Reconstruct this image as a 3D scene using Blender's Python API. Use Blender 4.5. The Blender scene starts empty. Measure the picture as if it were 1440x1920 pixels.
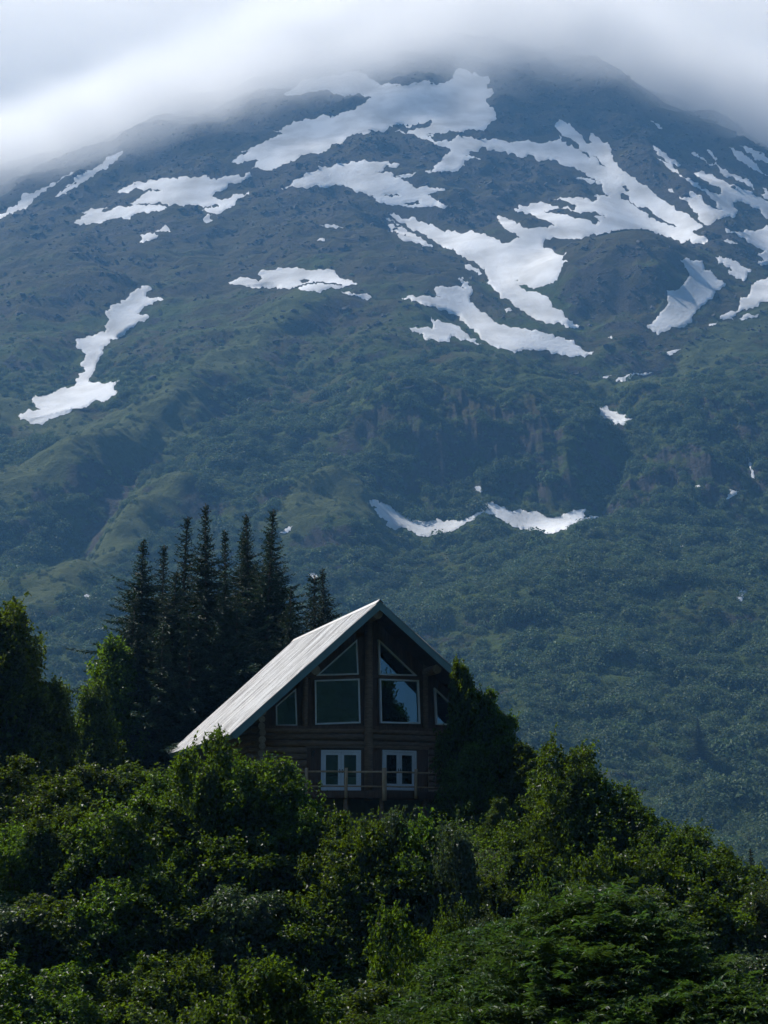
import bpy, math, random
import numpy as np
from mathutils import Vector
from mathutils.geometry import delaunay_2d_cdt

# ------------------------------------------------------------------ camera, world, sun, exposure
scene = bpy.context.scene
COL = scene.collection
FPX = 3600.0                                   # focal length in pixels of the 1440-wide photograph
PITCH = math.atan(665.0 / FPX)
CP, SP = math.cos(PITCH), math.sin(PITCH)
cam_d = bpy.data.cameras.new('camera')
cam = bpy.data.objects.new('camera', cam_d)
COL.objects.link(cam)
cam_d.sensor_fit = 'HORIZONTAL'
cam_d.sensor_width = 36.0
cam_d.lens = 36.0 * FPX / 1440.0
cam_d.clip_start = 0.5
cam_d.clip_end = 30000.0
cam.location = (0, 0, 0)
cam.rotation_euler = (math.pi / 2 + PITCH, 0, 0)
scene.camera = cam

SUN_AZ = math.radians(-58)                     # measured from the view direction, negative to the left
SUN_EL = math.radians(50)
sun_dir = Vector((math.cos(SUN_EL) * math.sin(SUN_AZ), math.cos(SUN_EL) * math.cos(SUN_AZ), math.sin(SUN_EL)))
world = bpy.data.worlds.new('World')
scene.world = world
world.use_nodes = True
wn = world.node_tree
wn.nodes.clear()
w_out = wn.nodes.new('ShaderNodeOutputWorld')
w_bg = wn.nodes.new('ShaderNodeBackground')
w_sky = wn.nodes.new('ShaderNodeTexSky')
w_sky.sky_type = 'NISHITA'
w_sky.sun_disc = False
w_sky.sun_elevation = SUN_EL
w_sky.sun_rotation = SUN_AZ
w_bg.inputs['Strength'].default_value = 0.05
wn.links.new(w_sky.outputs[0], w_bg.inputs[0])
wn.links.new(w_bg.outputs[0], w_out.inputs[0])

sun_l = bpy.data.lights.new('sun', 'SUN')
sun_l.energy = 5.0
sun_l.angle = math.radians(0.5)
sun_l.color = (1.0, 0.96, 0.90)
sun_o = bpy.data.objects.new('sun', sun_l)
COL.objects.link(sun_o)
sun_o.rotation_euler = (-sun_dir).to_track_quat('-Z', 'Y').to_euler()

scene.view_settings.view_transform = 'Standard'
scene.view_settings.look = 'None'
scene.view_settings.gamma = 1.0
scene.view_settings.use_curve_mapping = False
scene.view_settings.exposure = 0.3
scene.render.engine = 'CYCLES'
cy = scene.cycles
cy.max_bounces = 12
cy.diffuse_bounces = 2
cy.glossy_bounces = 2
cy.transmission_bounces = 2
cy.volume_bounces = 10
cy.transparent_max_bounces = 24
cy.volume_step_rate = 1.0
cy.volume_max_steps = 256
cy.use_adaptive_sampling = True
cy.adaptive_threshold = 0.025
cy.adaptive_min_samples = 20
cy.use_denoising = True
cy.sample_clamp_indirect = 4.0

rng = np.random.default_rng(7)
random.seed(7)

# ------------------------------------------------------------------ helpers
def tag(o, label=None, cat=None, group=None, kind=None):
    if label: o['label'] = label
    if cat: o['category'] = cat
    if group: o['group'] = group
    if kind: o['kind'] = kind
    return o

def empty(name, loc=(0, 0, 0), rz=0.0):
    o = bpy.data.objects.new(name, None)
    o.empty_display_size = 0.3
    COL.objects.link(o)
    o.location = loc
    o.rotation_euler = (0, 0, rz)
    return o

def mesh_np(name, verts, faces, mats=None, smooth=False):
    """faces: (n,3) or (n,4) int array"""
    verts = np.asarray(verts, np.float32)
    faces = np.asarray(faces, np.int32)
    me = bpy.data.meshes.new(name)
    n, k = faces.shape
    me.vertices.add(len(verts)); me.vertices.foreach_set('co', verts.ravel())
    me.loops.add(n * k); me.loops.foreach_set('vertex_index', faces.ravel())
    me.polygons.add(n)
    me.polygons.foreach_set('loop_start', np.arange(0, n * k, k, dtype=np.int32))
    me.polygons.foreach_set('loop_total', np.full(n, k, np.int32))
    me.polygons.foreach_set('use_smooth', np.full(n, smooth, bool))
    me.update(calc_edges=True)
    if mats: me.materials.append(mats)
    return me

def mesh_py(name, verts, faces, mat=None, smooth=False):
    me = bpy.data.meshes.new(name)
    me.from_pydata([tuple(v) for v in verts], [], faces)
    if smooth:
        me.polygons.foreach_set('use_smooth', [True] * len(me.polygons))
    if mat: me.materials.append(mat)
    me.update()
    return me

def obj(name, me, parent=None):
    o = bpy.data.objects.new(name, me)
    COL.objects.link(o)
    if parent is not None: o.parent = parent
    return o

def copy_tree(o, parent=None):
    c = o.copy(); COL.objects.link(c)
    if parent is not None: c.parent = parent
    for ch in list(o.children): copy_tree(ch, c)
    return c

def ray(px, py):
    a = (px - 720.0) / FPX; b = (960.0 - py) / FPX
    return np.array([a, CP - b * SP, SP + b * CP])

def at(px, py, Y):
    d = ray(px, py)
    return d * (Y / d[1])

def to_px(x, y, z):
    zc = y * CP + z * SP
    return 720 + FPX * x / zc, 960 - FPX * (-y * SP + z * CP) / zc

# gradient noise in numpy
_perm = np.random.default_rng(11).permutation(512).astype(np.int64)
_perm = np.concatenate([_perm, _perm])
_ang = np.random.default_rng(12).random(512) * 2 * math.pi
_gx, _gy = np.cos(_ang), np.sin(_ang)
def pnoise(x, y, seed=0):
    x = x + seed * 17.37; y = y + seed * 9.71
    xi = np.floor(x).astype(np.int64); yi = np.floor(y).astype(np.int64)
    xf = x - xi; yf = y - yi
    xi &= 511; yi &= 511
    u = xf * xf * xf * (xf * (xf * 6 - 15) + 10); v = yf * yf * yf * (yf * (yf * 6 - 15) + 10)
    def g(ix, iy, dx, dy):
        h = _perm[_perm[ix & 511] + (iy & 511)]
        return _gx[h] * dx + _gy[h] * dy
    n00 = g(xi, yi, xf, yf); n10 = g(xi + 1, yi, xf - 1, yf)
    n01 = g(xi, yi + 1, xf, yf - 1); n11 = g(xi + 1, yi + 1, xf - 1, yf - 1)
    return ((n00 * (1 - u) + n10 * u) * (1 - v) + (n01 * (1 - u) + n11 * u) * v) * 1.5
def fbm(x, y, octv, seed=0, gain=0.5, lac=2.03):
    s = 0; a = 1.0
    for i in range(octv):
        s = s + a * pnoise(x, y, seed + i); x = x * lac; y = y * lac; a *= gain
    return s
def sstep(a, b, x):
    t = np.clip((x - a) / (b - a), 0, 1)
    return t * t * (3 - 2 * t)

# ------------------------------------------------------------------ materials
def new_mat(name):
    m = bpy.data.materials.new(name)
    m.use_nodes = True
    nt = m.node_tree
    b = nt.nodes['Principled BSDF']
    return m, nt, b

def noise_mat(name, c1, c2, scale=4.0, rough=0.8, bump=0.0, stretch=None, detail=6.0, metallic=0.0, spec=0.3, obj_var=0.0, bump_dist=0.02):
    m, nt, b = new_mat(name)
    tc = nt.nodes.new('ShaderNodeTexCoord')
    mp = nt.nodes.new('ShaderNodeMapping')
    if stretch: mp.inputs['Scale'].default_value = stretch
    nz = nt.nodes.new('ShaderNodeTexNoise')
    nz.inputs['Scale'].default_value = scale; nz.inputs['Detail'].default_value = detail
    nz.inputs['Roughness'].default_value = 0.62
    rp = nt.nodes.new('ShaderNodeValToRGB')
    rp.color_ramp.elements[0].position = 0.3; rp.color_ramp.elements[1].position = 0.7
    rp.color_ramp.elements[0].color = (*c1, 1); rp.color_ramp.elements[1].color = (*c2, 1)
    nt.links.new(tc.outputs['Object'], mp.inputs[0]); nt.links.new(mp.outputs[0], nz.inputs['Vector'])
    nt.links.new(nz.outputs['Fac'], rp.inputs[0])
    src = rp.outputs[0]
    if obj_var:
        oi = nt.nodes.new('ShaderNodeObjectInfo')
        mr = nt.nodes.new('ShaderNodeMapRange')
        mr.inputs['To Min'].default_value = 1 - obj_var; mr.inputs['To Max'].default_value = 1 + obj_var
        nt.links.new(oi.outputs['Random'], mr.inputs['Value'])
        hs = nt.nodes.new('ShaderNodeHueSaturation')
        nt.links.new(mr.outputs[0], hs.inputs['Value']); nt.links.new(src, hs.inputs['Color'])
        src = hs.outputs[0]
    nt.links.new(src, b.inputs['Base Color'])
    b.inputs['Roughness'].default_value = rough; b.inputs['Metallic'].default_value = metallic
    b.inputs['Specular IOR Level'].default_value = spec
    if bump:
        bp = nt.nodes.new('ShaderNodeBump'); bp.inputs['Strength'].default_value = bump; bp.inputs['Distance'].default_value = bump_dist
        nt.links.new(nz.outputs['Fac'], bp.inputs['Height']); nt.links.new(bp.outputs[0], b.inputs['Normal'])
    return m

def leaf_mat(name, base, trans, rough=0.4, spec=0.5, fac=0.35, var=0.35, hue=0.012):
    """leaf: glossy diffuse front + translucent; tint per leaf from the 'tint' attribute, per plant from object random"""
    m, nt, b = new_mat(name)
    out = nt.nodes['Material Output']
    at_ = nt.nodes.new('ShaderNodeAttribute'); at_.attribute_name = 'tint'
    oi = nt.nodes.new('ShaderNodeObjectInfo')
    def tinted(col):
        hs = nt.nodes.new('ShaderNodeHueSaturation'); hs.inputs['Color'].default_value = (*col, 1)
        v = nt.nodes.new('ShaderNodeMapRange'); v.inputs['To Min'].default_value = 1 - var; v.inputs['To Max'].default_value = 1 + var
        nt.links.new(at_.outputs['Fac'], v.inputs['Value'])
        o2 = nt.nodes.new('ShaderNodeMapRange'); o2.inputs['To Min'].default_value = 0.8; o2.inputs['To Max'].default_value = 1.2
        nt.links.new(oi.outputs['Random'], o2.inputs['Value'])
        mu = nt.nodes.new('ShaderNodeMath'); mu.operation = 'MULTIPLY'
        nt.links.new(v.outputs[0], mu.inputs[0]); nt.links.new(o2.outputs[0], mu.inputs[1])
        nt.links.new(mu.outputs[0], hs.inputs['Value'])
        h = nt.nodes.new('ShaderNodeMapRange'); h.inputs['To Min'].default_value = 0.5 - hue; h.inputs['To Max'].default_value = 0.5 + hue
        nt.links.new(oi.outputs['Random'], h.inputs['Value']); nt.links.new(h.outputs[0], hs.inputs['Hue'])
        return hs.outputs[0]
    nt.links.new(tinted(base), b.inputs['Base Color'])
    b.inputs['Roughness'].default_value = rough
    b.inputs['Specular IOR Level'].default_value = spec
    tr = nt.nodes.new('ShaderNodeBsdfTranslucent')
    nt.links.new(tinted(trans), tr.inputs['Color'])
    mx = nt.nodes.new('ShaderNodeMixShader'); mx.inputs[0].default_value = fac
    nt.links.new(b.outputs[0], mx.inputs[1]); nt.links.new(tr.outputs[0], mx.inputs[2])
    nt.links.new(mx.outputs[0], out.inputs['Surface'])
    return m

M = {}
M['leaf'] = leaf_mat('shrub_leaf', (0.019, 0.045, 0.007), (0.175, 0.285, 0.014), rough=0.42, spec=0.17, fac=0.32, var=0.55)
M['leaf_dull'] = leaf_mat('willow_leaf', (0.045, 0.070, 0.030), (0.09, 0.14, 0.03), rough=0.42, spec=0.4, var=0.5)
M['fern'] = leaf_mat('fern_leaf', (0.036, 0.074, 0.016), (0.08, 0.15, 0.018), rough=0.5, spec=0.25)
M['needle'] = leaf_mat('spruce_needle', (0.026, 0.050, 0.028), (0.03, 0.06, 0.02), rough=0.6, spec=0.3, fac=0.15, hue=0.015)
M['thicket'] = leaf_mat('thicket_leaf', (0.088, 0.130, 0.062), (0.11, 0.165, 0.06), rough=0.6, spec=0.12, fac=0.25, var=0.2, hue=0.012)
M['bark'] = noise_mat('bark', (0.05, 0.04, 0.03), (0.11, 0.09, 0.07), scale=9, rough=0.9, bump=0.5, stretch=(1, 1, 0.2))
M['log'] = noise_mat('log_wood', (0.12, 0.074, 0.046), (0.27, 0.175, 0.11), scale=3.0, rough=0.7, bump=0.35, stretch=(1, 1, 6), obj_var=0.22)
M['log_end'] = noise_mat('log_end_grain', (0.22, 0.17, 0.11), (0.42, 0.33, 0.23), scale=14, rough=0.85, bump=0.3, obj_var=0.2)
M['plank'] = noise_mat('plank_wood', (0.07, 0.040, 0.026), (0.17, 0.095, 0.06), scale=2.5, rough=0.75, bump=0.25, stretch=(6, 6, 0.6), obj_var=0.2)
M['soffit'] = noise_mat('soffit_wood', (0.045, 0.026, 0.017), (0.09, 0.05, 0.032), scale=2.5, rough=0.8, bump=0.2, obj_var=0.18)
M['rail'] = noise_mat('rail_wood', (0.34, 0.22, 0.13), (0.55, 0.38, 0.24), scale=5, rough=0.65, bump=0.3, stretch=(1, 1, 0.3), obj_var=0.15)
M['fascia'] = noise_mat('fascia_metal', (0.10, 0.19, 0.20), (0.14, 0.25, 0.26), scale=2, rough=0.45, spec=0.5, obj_var=0.06)
M['trim'] = noise_mat('white_trim', (0.66, 0.68, 0.68), (0.80, 0.81, 0.80), scale=3, rough=0.45, spec=0.5)
M['brass'] = noise_mat('dark_brass', (0.05, 0.045, 0.04), (0.09, 0.08, 0.06), scale=20, rough=0.35, metallic=0.8)
M['soil'] = noise_mat('soil', (0.020, 0.022, 0.010), (0.036, 0.058, 0.018), scale=0.8, rough=0.95, bump=0.6, bump_dist=0.1)
M['stone'] = noise_mat('foundation', (0.10, 0.10, 0.10), (0.2, 0.2, 0.19), scale=4, rough=0.9, bump=0.3)

def roof_material():
    m, nt, b = new_mat('galvanised_roof')
    tc = nt.nodes.new('ShaderNodeUVMap'); tc.uv_map = 'UVMap'
    mp = nt.nodes.new('ShaderNodeMapping'); mp.inputs['Scale'].default_value = (1.0, 0.11, 1)
    nz = nt.nodes.new('ShaderNodeTexNoise'); nz.inputs['Scale'].default_value = 2.2; nz.inputs['Detail'].default_value = 8; nz.inputs['Roughness'].default_value = 0.7
    rp = nt.nodes.new('ShaderNodeValToRGB')
    e = rp.color_ramp.elements
    e[0].position = 0.34; e[0].color = (0.10, 0.09, 0.085, 1)
    e[1].position = 0.56; e[1].color = (0.78, 0.77, 0.75, 1)
    x = e.new(0.45); x.color = (0.48, 0.46, 0.44, 1)
    nt.links.new(tc.outputs[0], mp.inputs[0]); nt.links.new(mp.outputs[0], nz.inputs['Vector']); nt.links.new(nz.outputs['Fac'], rp.inputs[0])
    oi = nt.nodes.new('ShaderNodeObjectInfo')
    mr = nt.nodes.new('ShaderNodeMapRange'); mr.inputs['To Min'].default_value = 0.86; mr.inputs['To Max'].default_value = 1.08
    nt.links.new(oi.outputs['Random'], mr.inputs['Value'])
    hs = nt.nodes.new('ShaderNodeHueSaturation')
    nt.links.new(mr.outputs[0], hs.inputs['Value']); nt.links.new(rp.outputs[0], hs.inputs['Color']); nt.links.new(hs.outputs[0], b.inputs['Base Color'])
    b.inputs['Metallic'].default_value = 0.35; b.inputs['Roughness'].default_value = 0.42
    return m
M['roof'] = roof_material()

def glass_material():
    m, nt, b = new_mat('window_glass')
    b.inputs['Base Color'].default_value = (0.010, 0.013, 0.014, 1)
    b.inputs['Roughness'].default_value = 0.015
    b.inputs['IOR'].default_value = 2.6
    b.inputs['Specular Tint'].default_value = (0.45, 0.80, 1.0, 1)
    b.inputs['Specular IOR Level'].default_value = 0.5
    tc = nt.nodes.new('ShaderNodeTexCoord')
    nz = nt.nodes.new('ShaderNodeTexNoise'); nz.inputs['Scale'].default_value = 1.1; nz.inputs['Detail'].default_value = 1
    bp = nt.nodes.new('ShaderNodeBump'); bp.inputs['Strength'].default_value = 0.04; bp.inputs['Distance'].default_value = 0.03
    nt.links.new(tc.outputs['Object'], nz.inputs['Vector']); nt.links.new(nz.outputs['Fac'], bp.inputs['Height']); nt.links.new(bp.outputs[0], b.inputs['Normal'])
    return m
M['glass'] = glass_material()

def snow_material():
    m, nt, b = new_mat('old_snow')
    tc = nt.nodes.new('ShaderNodeTexCoord')
    nz = nt.nodes.new('ShaderNodeTexNoise'); nz.inputs['Scale'].default_value = 0.16; nz.inputs['Detail'].default_value = 7; nz.inputs['Roughness'].default_value = 0.7
    n2 = nt.nodes.new('ShaderNodeTexNoise'); n2.inputs['Scale'].default_value = 0.02; n2.inputs['Detail'].default_value = 4
    rp = nt.nodes.new('ShaderNodeValToRGB')
    rp.color_ramp.elements[0].position = 0.32; rp.color_ramp.elements[0].color = (0.52, 0.52, 0.515, 1)
    rp.color_ramp.elements[1].position = 0.62; rp.color_ramp.elements[1].color = (0.84, 0.845, 0.85, 1)
    nt.links.new(tc.outputs['Object'], nz.inputs['Vector']); nt.links.new(tc.outputs['Object'], n2.inputs['Vector'])
    nt.links.new(n2.outputs['Fac'], rp.inputs[0]); nt.links.new(rp.outputs[0], b.inputs['Base Color'])
    bp = nt.nodes.new('ShaderNodeBump'); bp.inputs['Strength'].default_value = 0.7; bp.inputs['Distance'].default_value = 1.3
    nt.links.new(nz.outputs['Fac'], bp.inputs['Height']); nt.links.new(bp.outputs[0], b.inputs['Normal'])
    b.inputs['Roughness'].default_value = 0.85; b.inputs['Specular IOR Level'].default_value = 0.15
    return m
M['snow'] = snow_material()

def mountain_material():
    m, nt, b = new_mat('mountain_tundra_rock')
    N = nt.nodes; L = nt.links
    tc = N.new('ShaderNodeTexCoord')
    col = N.new('ShaderNodeAttribute'); col.attribute_name = 'cover'          # R green, G rock, B warm
    sep = N.new('ShaderNodeSeparateColor'); L.new(col.outputs['Color'], sep.inputs[0])
    n1 = N.new('ShaderNodeTexNoise'); n1.inputs['Scale'].default_value = 0.085; n1.inputs['Detail'].default_value = 9; n1.inputs['Roughness'].default_value = 0.72
    n2 = N.new('ShaderNodeTexNoise'); n2.inputs['Scale'].default_value = 0.35; n2.inputs['Detail'].default_value = 6; n2.inputs['Roughness'].default_value = 0.7
    L.new(tc.outputs['Object'], n1.inputs['Vector']); L.new(tc.outputs['Object'], n2.inputs['Vector'])
    def mix(a, b_, f):
        x = N.new('ShaderNodeMix'); x.data_type = 'RGBA'
        if isinstance(a, tuple): x.inputs[6].default_value = (*a, 1)
        else: L.new(a, x.inputs[6])
        if isinstance(b_, tuple): x.inputs[7].default_value = (*b_, 1)
        else: L.new(b_, x.inputs[7])
        L.new(f, x.inputs[0]); return x.outputs[2]
    def jitter(src, k, lo, hi):
        a = N.new('ShaderNodeMath'); a.operation = 'MULTIPLY_ADD'
        L.new(n1.outputs['Fac'], a.inputs[0]); a.inputs[1].default_value = k; a.inputs[2].default_value = -0.5 * k
        s = N.new('ShaderNodeMath'); s.operation = 'ADD'; L.new(src, s.inputs[0]); L.new(a.outputs[0], s.inputs[1])
        r = N.new('ShaderNodeMapRange'); r.inputs['From Min'].default_value = lo; r.inputs['From Max'].default_value = hi
        L.new(s.outputs[0], r.inputs['Value']); return r.outputs[0]
    heath = mix((0.018, 0.017, 0.008), (0.086, 0.076, 0.032), n2.outputs['Fac'])
    green = mix((0.026, 0.044, 0.010), (0.082, 0.115, 0.026), n2.outputs['Fac'])
    rock = mix((0.011, 0.010, 0.010), (0.110, 0.098, 0.086), n2.outputs['Fac'])
    c = mix(heath, green, jitter(sep.outputs[0], 1.5, 0.3, 0.7))
    c = mix(c, rock, jitter(sep.outputs[1], 1.6, 0.35, 0.65))
    warm = mix(c, (0.055, 0.045, 0.032), jitter(sep.outputs[2], 1.2, 0.4, 0.8))
    mea = mix((0.042, 0.058, 0.018), (0.105, 0.125, 0.042), n2.outputs['Fac'])
    warm = mix(warm, mea, jitter(col.outputs['Alpha'], 0.7, 0.25, 0.65))
    L.new(warm, b.inputs['Base Color'])
    b.inputs['Roughness'].default_value = 0.95; b.inputs['Specular IOR Level'].default_value = 0.1
    ad = N.new('ShaderNodeMath'); ad.operation = 'MULTIPLY_ADD'; ad.inputs[1].default_value = 0.35
    L.new(n2.outputs['Fac'], ad.inputs[0]); L.new(n1.outputs['Fac'], ad.inputs[2])
    bp = N.new('ShaderNodeBump'); bp.inputs['Strength'].default_value = 1.0; bp.inputs['Distance'].default_value = 5.0
    L.new(ad.outputs[0], bp.inputs['Height']); L.new(bp.outputs[0], b.inputs['Normal'])
    return m
M['mountain'] = mountain_material()

# ------------------------------------------------------------------ the mountain
XC, YC = 114.0, 3150.0
def _curve(pts):
    pts = np.array(pts, float)
    Y = np.arange(400, 3160, 5.0)
    z = np.interp(Y, pts[:, 0], pts[:, 1])
    k = np.hanning(23); k /= k.sum()
    z2 = np.convolve(np.pad(z, 11, mode='edge'), k, 'valid')
    return Y, z2
_cA = _curve([(400, -40), (700, -16), (860, 2), (1000, 48), (1590, 276), (1625, 296), (1722, 424), (1800, 452), (1950, 537), (2400, 836), (2850, 1250), (3000, 1352), (3150, 1392)])
_cB = _curve([(400, -40), (700, -16), (860, 2), (1000, 48), (1450, 215), (1950, 537), (2400, 836), (2850, 1250), (3000, 1352), (3150, 1392)])

def base_h(x, y):
    s = 1.58 - 0.17 * np.tanh((x - XC) / 260)
    rho = np.sqrt(((x - XC) / s) ** 2 + (y - YC) ** 2)
    Yq = YC - rho
    za = np.interp(Yq, *_cA); zb = np.interp(Yq, *_cB)
    w = sstep(-75, 15, x + 25 * pnoise(x / 90, y / 90, 3)) * (1 - 0.6 * sstep(330, 470, x))
    return zb + (za - zb) * w

_az_f = np.radians(np.arange(-13.9, 13.901, 0.036))
_side = np.radians(13.9 + 49.0 * (np.linspace(0, 1, 46)[1:] ** 1.6))
AZ = np.concatenate([-_side[::-1], _az_f, _side])
RR = np.concatenate([np.arange(620, 1000, 4.5), np.arange(1000, 1560, 2.8), np.arange(1560, 1800, 1.7), np.arange(1800, 2950, 2.6),
                     np.arange(2950, 3250, 6.0), np.arange(3250, 4300, 50.0)])
TA, TR = np.meshgrid(np.tan(AZ), RR, indexing='ij')       # columns share one vertical plane through the camera
GX = TR * TA; GY = TR
def caster(Z):
    """first-hit lookup (x/y ratio, z/y ratio) -> y along the column profile"""
    T = np.maximum.accumulate(Z / GY, axis=1)
    tans = np.tan(AZ)
    def cast(px, py):
        d = ray(px, py)
        i = np.clip(np.searchsorted(tans, d[0] / d[1]), 1, len(tans) - 1)
        if abs(tans[i - 1] - d[0] / d[1]) < abs(tans[i] - d[0] / d[1]): i -= 1
        t = d[2] / d[1]; row = T[i]
        j = np.searchsorted(row, t)
        if j == 0 or j >= len(row): return None
        f = (t - row[j - 1]) / max(row[j] - row[j - 1], 1e-9)
        y = RR[j - 1] + f * (RR[j] - RR[j - 1])
        return np.array([d[0] / d[1] * y, y])
    return cast
_cast0 = caster(base_h(GX, GY))
def p0(px, py):
    q = None
    while q is None:
        q = _cast0(px, py); py += 6
    return q

def bump(x, y, px, py, rx, ry, amp, rot=0.0, pw=1.0):
    c = p0(px, py); dx = x - c[0]; dy = y - c[1]
    cr, sr = math.cos(rot), math.sin(rot)
    u = (dx * cr + dy * sr) / rx; v = (-dx * sr + dy * cr) / ry
    return amp * np.exp(-(u * u + v * v) ** pw)
def ridge(x, y, pts, width, amp):
    q = [p0(*p) for p in pts]
    best = np.full(x.shape, 1e9)
    for a, b in zip(q[:-1], q[1:]):
        d = b - a; L2 = d @ d
        t = np.clip(((x - a[0]) * d[0] + (y - a[1]) * d[1]) / L2, 0, 1)
        best = np.minimum(best, np.hypot(x - a[0] - t * d[0], y - a[1] - t * d[1]))
    return amp * np.exp(-(best / width) ** 2)

def mountain_h(x, y):
    # domain warp so no feature keeps a drawn outline
    wx = x + 16 * fbm(x / 95, y / 95, 3, 40); wy = y + 16 * fbm(x / 95, y / 95, 3, 50)
    z = base_h(wx, wy)
    z += ridge(wx, wy, [(600, 580), (470, 650), (380, 720), (280, 810), (180, 870), (60, 920), (-80, 960)], 42, 20)
    z += ridge(wx, wy, [(340, 820), (250, 890), (190, 960), (140, 1030), (90, 1090)], 28, -20)
    z += ridge(wx, wy, [(440, 880), (330, 940), (250, 1010), (150, 1110), (60, 1190)], 32, 18)
    z += ridge(wx, wy, [(270, 545), (220, 610), (160, 680), (140, 745)], 26, -10)
    z += ridge(wx, wy, [(750, 410), (900, 490), (1000, 560), (1080, 605)], 45, -22)
    z += ridge(wx, wy, [(780, 570), (900, 600), (1100, 660)], 30, -10)
    z += ridge(wx, wy, [(1060, 250), (1180, 370), (1300, 455)], 38, -22)
    z += bump(wx, wy, 1180, 525, 92, 78, 58, 0.2, 1.2)
    z += bump(wx, wy, 1370, 470, 45, 55, 20)
    z += bump(wx, wy, 1120, 655, 120, 55, -22)
    z += ridge(wx, wy, [(1130, 700), (1155, 770), (1140, 870), (1135, 955)], 22, -24)
    z += bump(wx, wy, 800, 985, 40, 45, -12)
    z += bump(wx, wy, 1020, 975, 45, 45, -12)
    z += bump(wx, wy, 905, 1005, 24, 40, 5)
    z += bump(wx, wy, 625, 975, 52, 55, 24)
    z += ridge(wx, wy, [(1470, 880), (1270, 960), (1100, 1060), (950, 1180)], 60, 16)
    z += ridge(wx, wy, [(1460, 1090), (1250, 1190), (1050, 1290), (930, 1380)], 45, 12)
    z += ridge(wx, wy, [(1080, 110), (1160, 220), (1240, 330), (1320, 440)], 36, 26)
    z += ridge(wx, wy, [(900, 330), (760, 350), (560, 330), (420, 420)], 40, 10)
    hi = sstep(480, 900, z)
    z += (1 - sstep(330, 520, z)) * 5.0 * fbm(x / 52 + 0.01 * y, y / 34, 2, 27)
    z += 15 * fbm(x / 230, y / 230, 2, 1)
    z += (5.0 + 1.0 * hi) * fbm(x / 120, y / 70, 3, 5)
    rid = 1 - np.abs(fbm(x / 70 + 0.3 * fbm(x / 120, y / 120, 2, 80), y / 38, 3, 9))
    z += (4.0 + 1.0 * hi) * rid
    steep = sstep(1590, 1625, y + 0.03 * x) * (1 - sstep(1715, 1770, y)) * sstep(-60, 30, x)
    z += steep * 5 * fbm(x / 14, y / 60, 4, 15)                         # vertical ribs of the rock band
    z += (1.5 + 0.3 * hi) * fbm(x / 26, y / 12, 3, 21)
    return z
# ------------------------------------------------------------------ snow patches, draped on the slope
def tl(x0, y0, pts): return [(x0 + a / 3.0, y0 + b / 3.0) for a, b in pts]
t1 = lambda *p: tl(0, 200, p)
t2 = lambda *p: tl(420, 120, p)
t3 = lambda *p: tl(700, 120, p)
t4 = lambda *p: tl(960, 200, p)
t5 = lambda *p: tl(680, 380, p)
t6 = lambda *p: tl(960, 420, p)
t7 = lambda *p: tl(0, 500, p)
t8 = lambda *p: tl(680, 760, p)
t9 = lambda *p: tl(400, 400, p)
t10 = lambda *p: tl(960, 720, p)
big = (t2((40,555),(70,535),(110,515),(145,490),(95,495),(150,470),(230,435),(290,412),(330,395),(275,378),(330,358),(420,325),(500,312),(580,292),(660,275),(740,258),(770,235),(830,195),(760,166),(690,178),(640,175),(590,150),(500,158),(400,178),(335,172),(430,100),(620,60),(800,60),(885,122),(1000,125),(1120,95),(1180,110),(1240,110),(1290,85),(1310,30),(1440,70))
  + t3((650,85),(640,130),(680,165),(635,215),(690,285),(695,310),(640,350),(590,372),(520,372),(450,380),(380,398),(300,398),(330,425),(345,440),(420,438),(460,420),(560,415),(640,430),(760,445),(820,438),(900,440),(990,432),(1030,432),(1045,400),(1060,412),(1060,440),(1130,475),(1170,490),(1218,530),(1180,495),(1140,440),(1090,415),(1060,405),(1040,375),(1020,345),(1045,312),(1110,340),(1150,385),(1180,420),(1215,450),(1230,445),(1222,390),(1250,410),(1320,440),(1335,500),(1350,545),(1380,580))
  + t4((660,385),(720,430),(790,480),(870,540),(940,590),(1000,612),(1040,650),(1075,680),(1030,697),(1015,705),(1100,765),(1060,772),(1000,745),(975,762),(880,740),(780,725),(700,715),(620,712),(520,735),(450,720),(380,745),(320,748),(220,745),(175,770),(180,800),(240,825),(305,820))
  + t5((1120,325),(1155,335),(1110,395),(1095,440),(1045,460),(975,480),(920,465),(880,470),(955,500),(1040,530),(1060,560),(1090,600),(1130,620),(1140,650),(1220,695),(1180,705),(1120,690),(1030,685),(960,650),(900,610),(850,580),(800,540),(740,495),(695,455),(710,440),(690,400),(660,365),(610,330),(550,295),(490,265),(430,235),(390,205),(330,175),(270,150),(200,110),(150,68),(200,70),(275,80),(350,115),(430,150),(500,165),(570,175),(640,172),(700,190),(770,210),(830,225),(885,200),(850,170),(800,150),(755,88),(810,90),(850,105),(890,130),(960,145),(1040,145),(1080,130),(1030,100),(960,75),(900,50),(850,38),(890,15))
  + t3((920,785),(980,788),(1040,800),(1050,815),(1130,825),(1145,800),(1100,780),(1015,765),(1060,755),(1140,750),(1200,755),(1260,765),(1240,745),(1325,745),(1290,700),(1240,670),(1170,650),(1130,640),(1170,635),(1220,645),(1290,680),(1260,660),(1200,630),(1150,600),(1060,570),(960,545),(860,525),(800,510),(720,497),(640,490),(540,495),(515,515),(560,520),(605,540),(540,535),(510,545),(515,575),(480,600),(420,605),(350,612),(290,610),(350,570),(400,520),(435,495),(380,465),(330,440),(300,425),(240,405),(120,385),(150,370),(220,375),(290,360),(330,325),(318,315),(290,335),(220,342),(150,338),(110,345),(110,358),(0,375))
  + t2((760,395),(690,415),(680,430),(600,465),(580,490),(500,505),(420,530),(330,565),(290,590),(230,600),(200,590),(150,600),(195,545),(150,545),(110,555),(60,555)))
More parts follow.
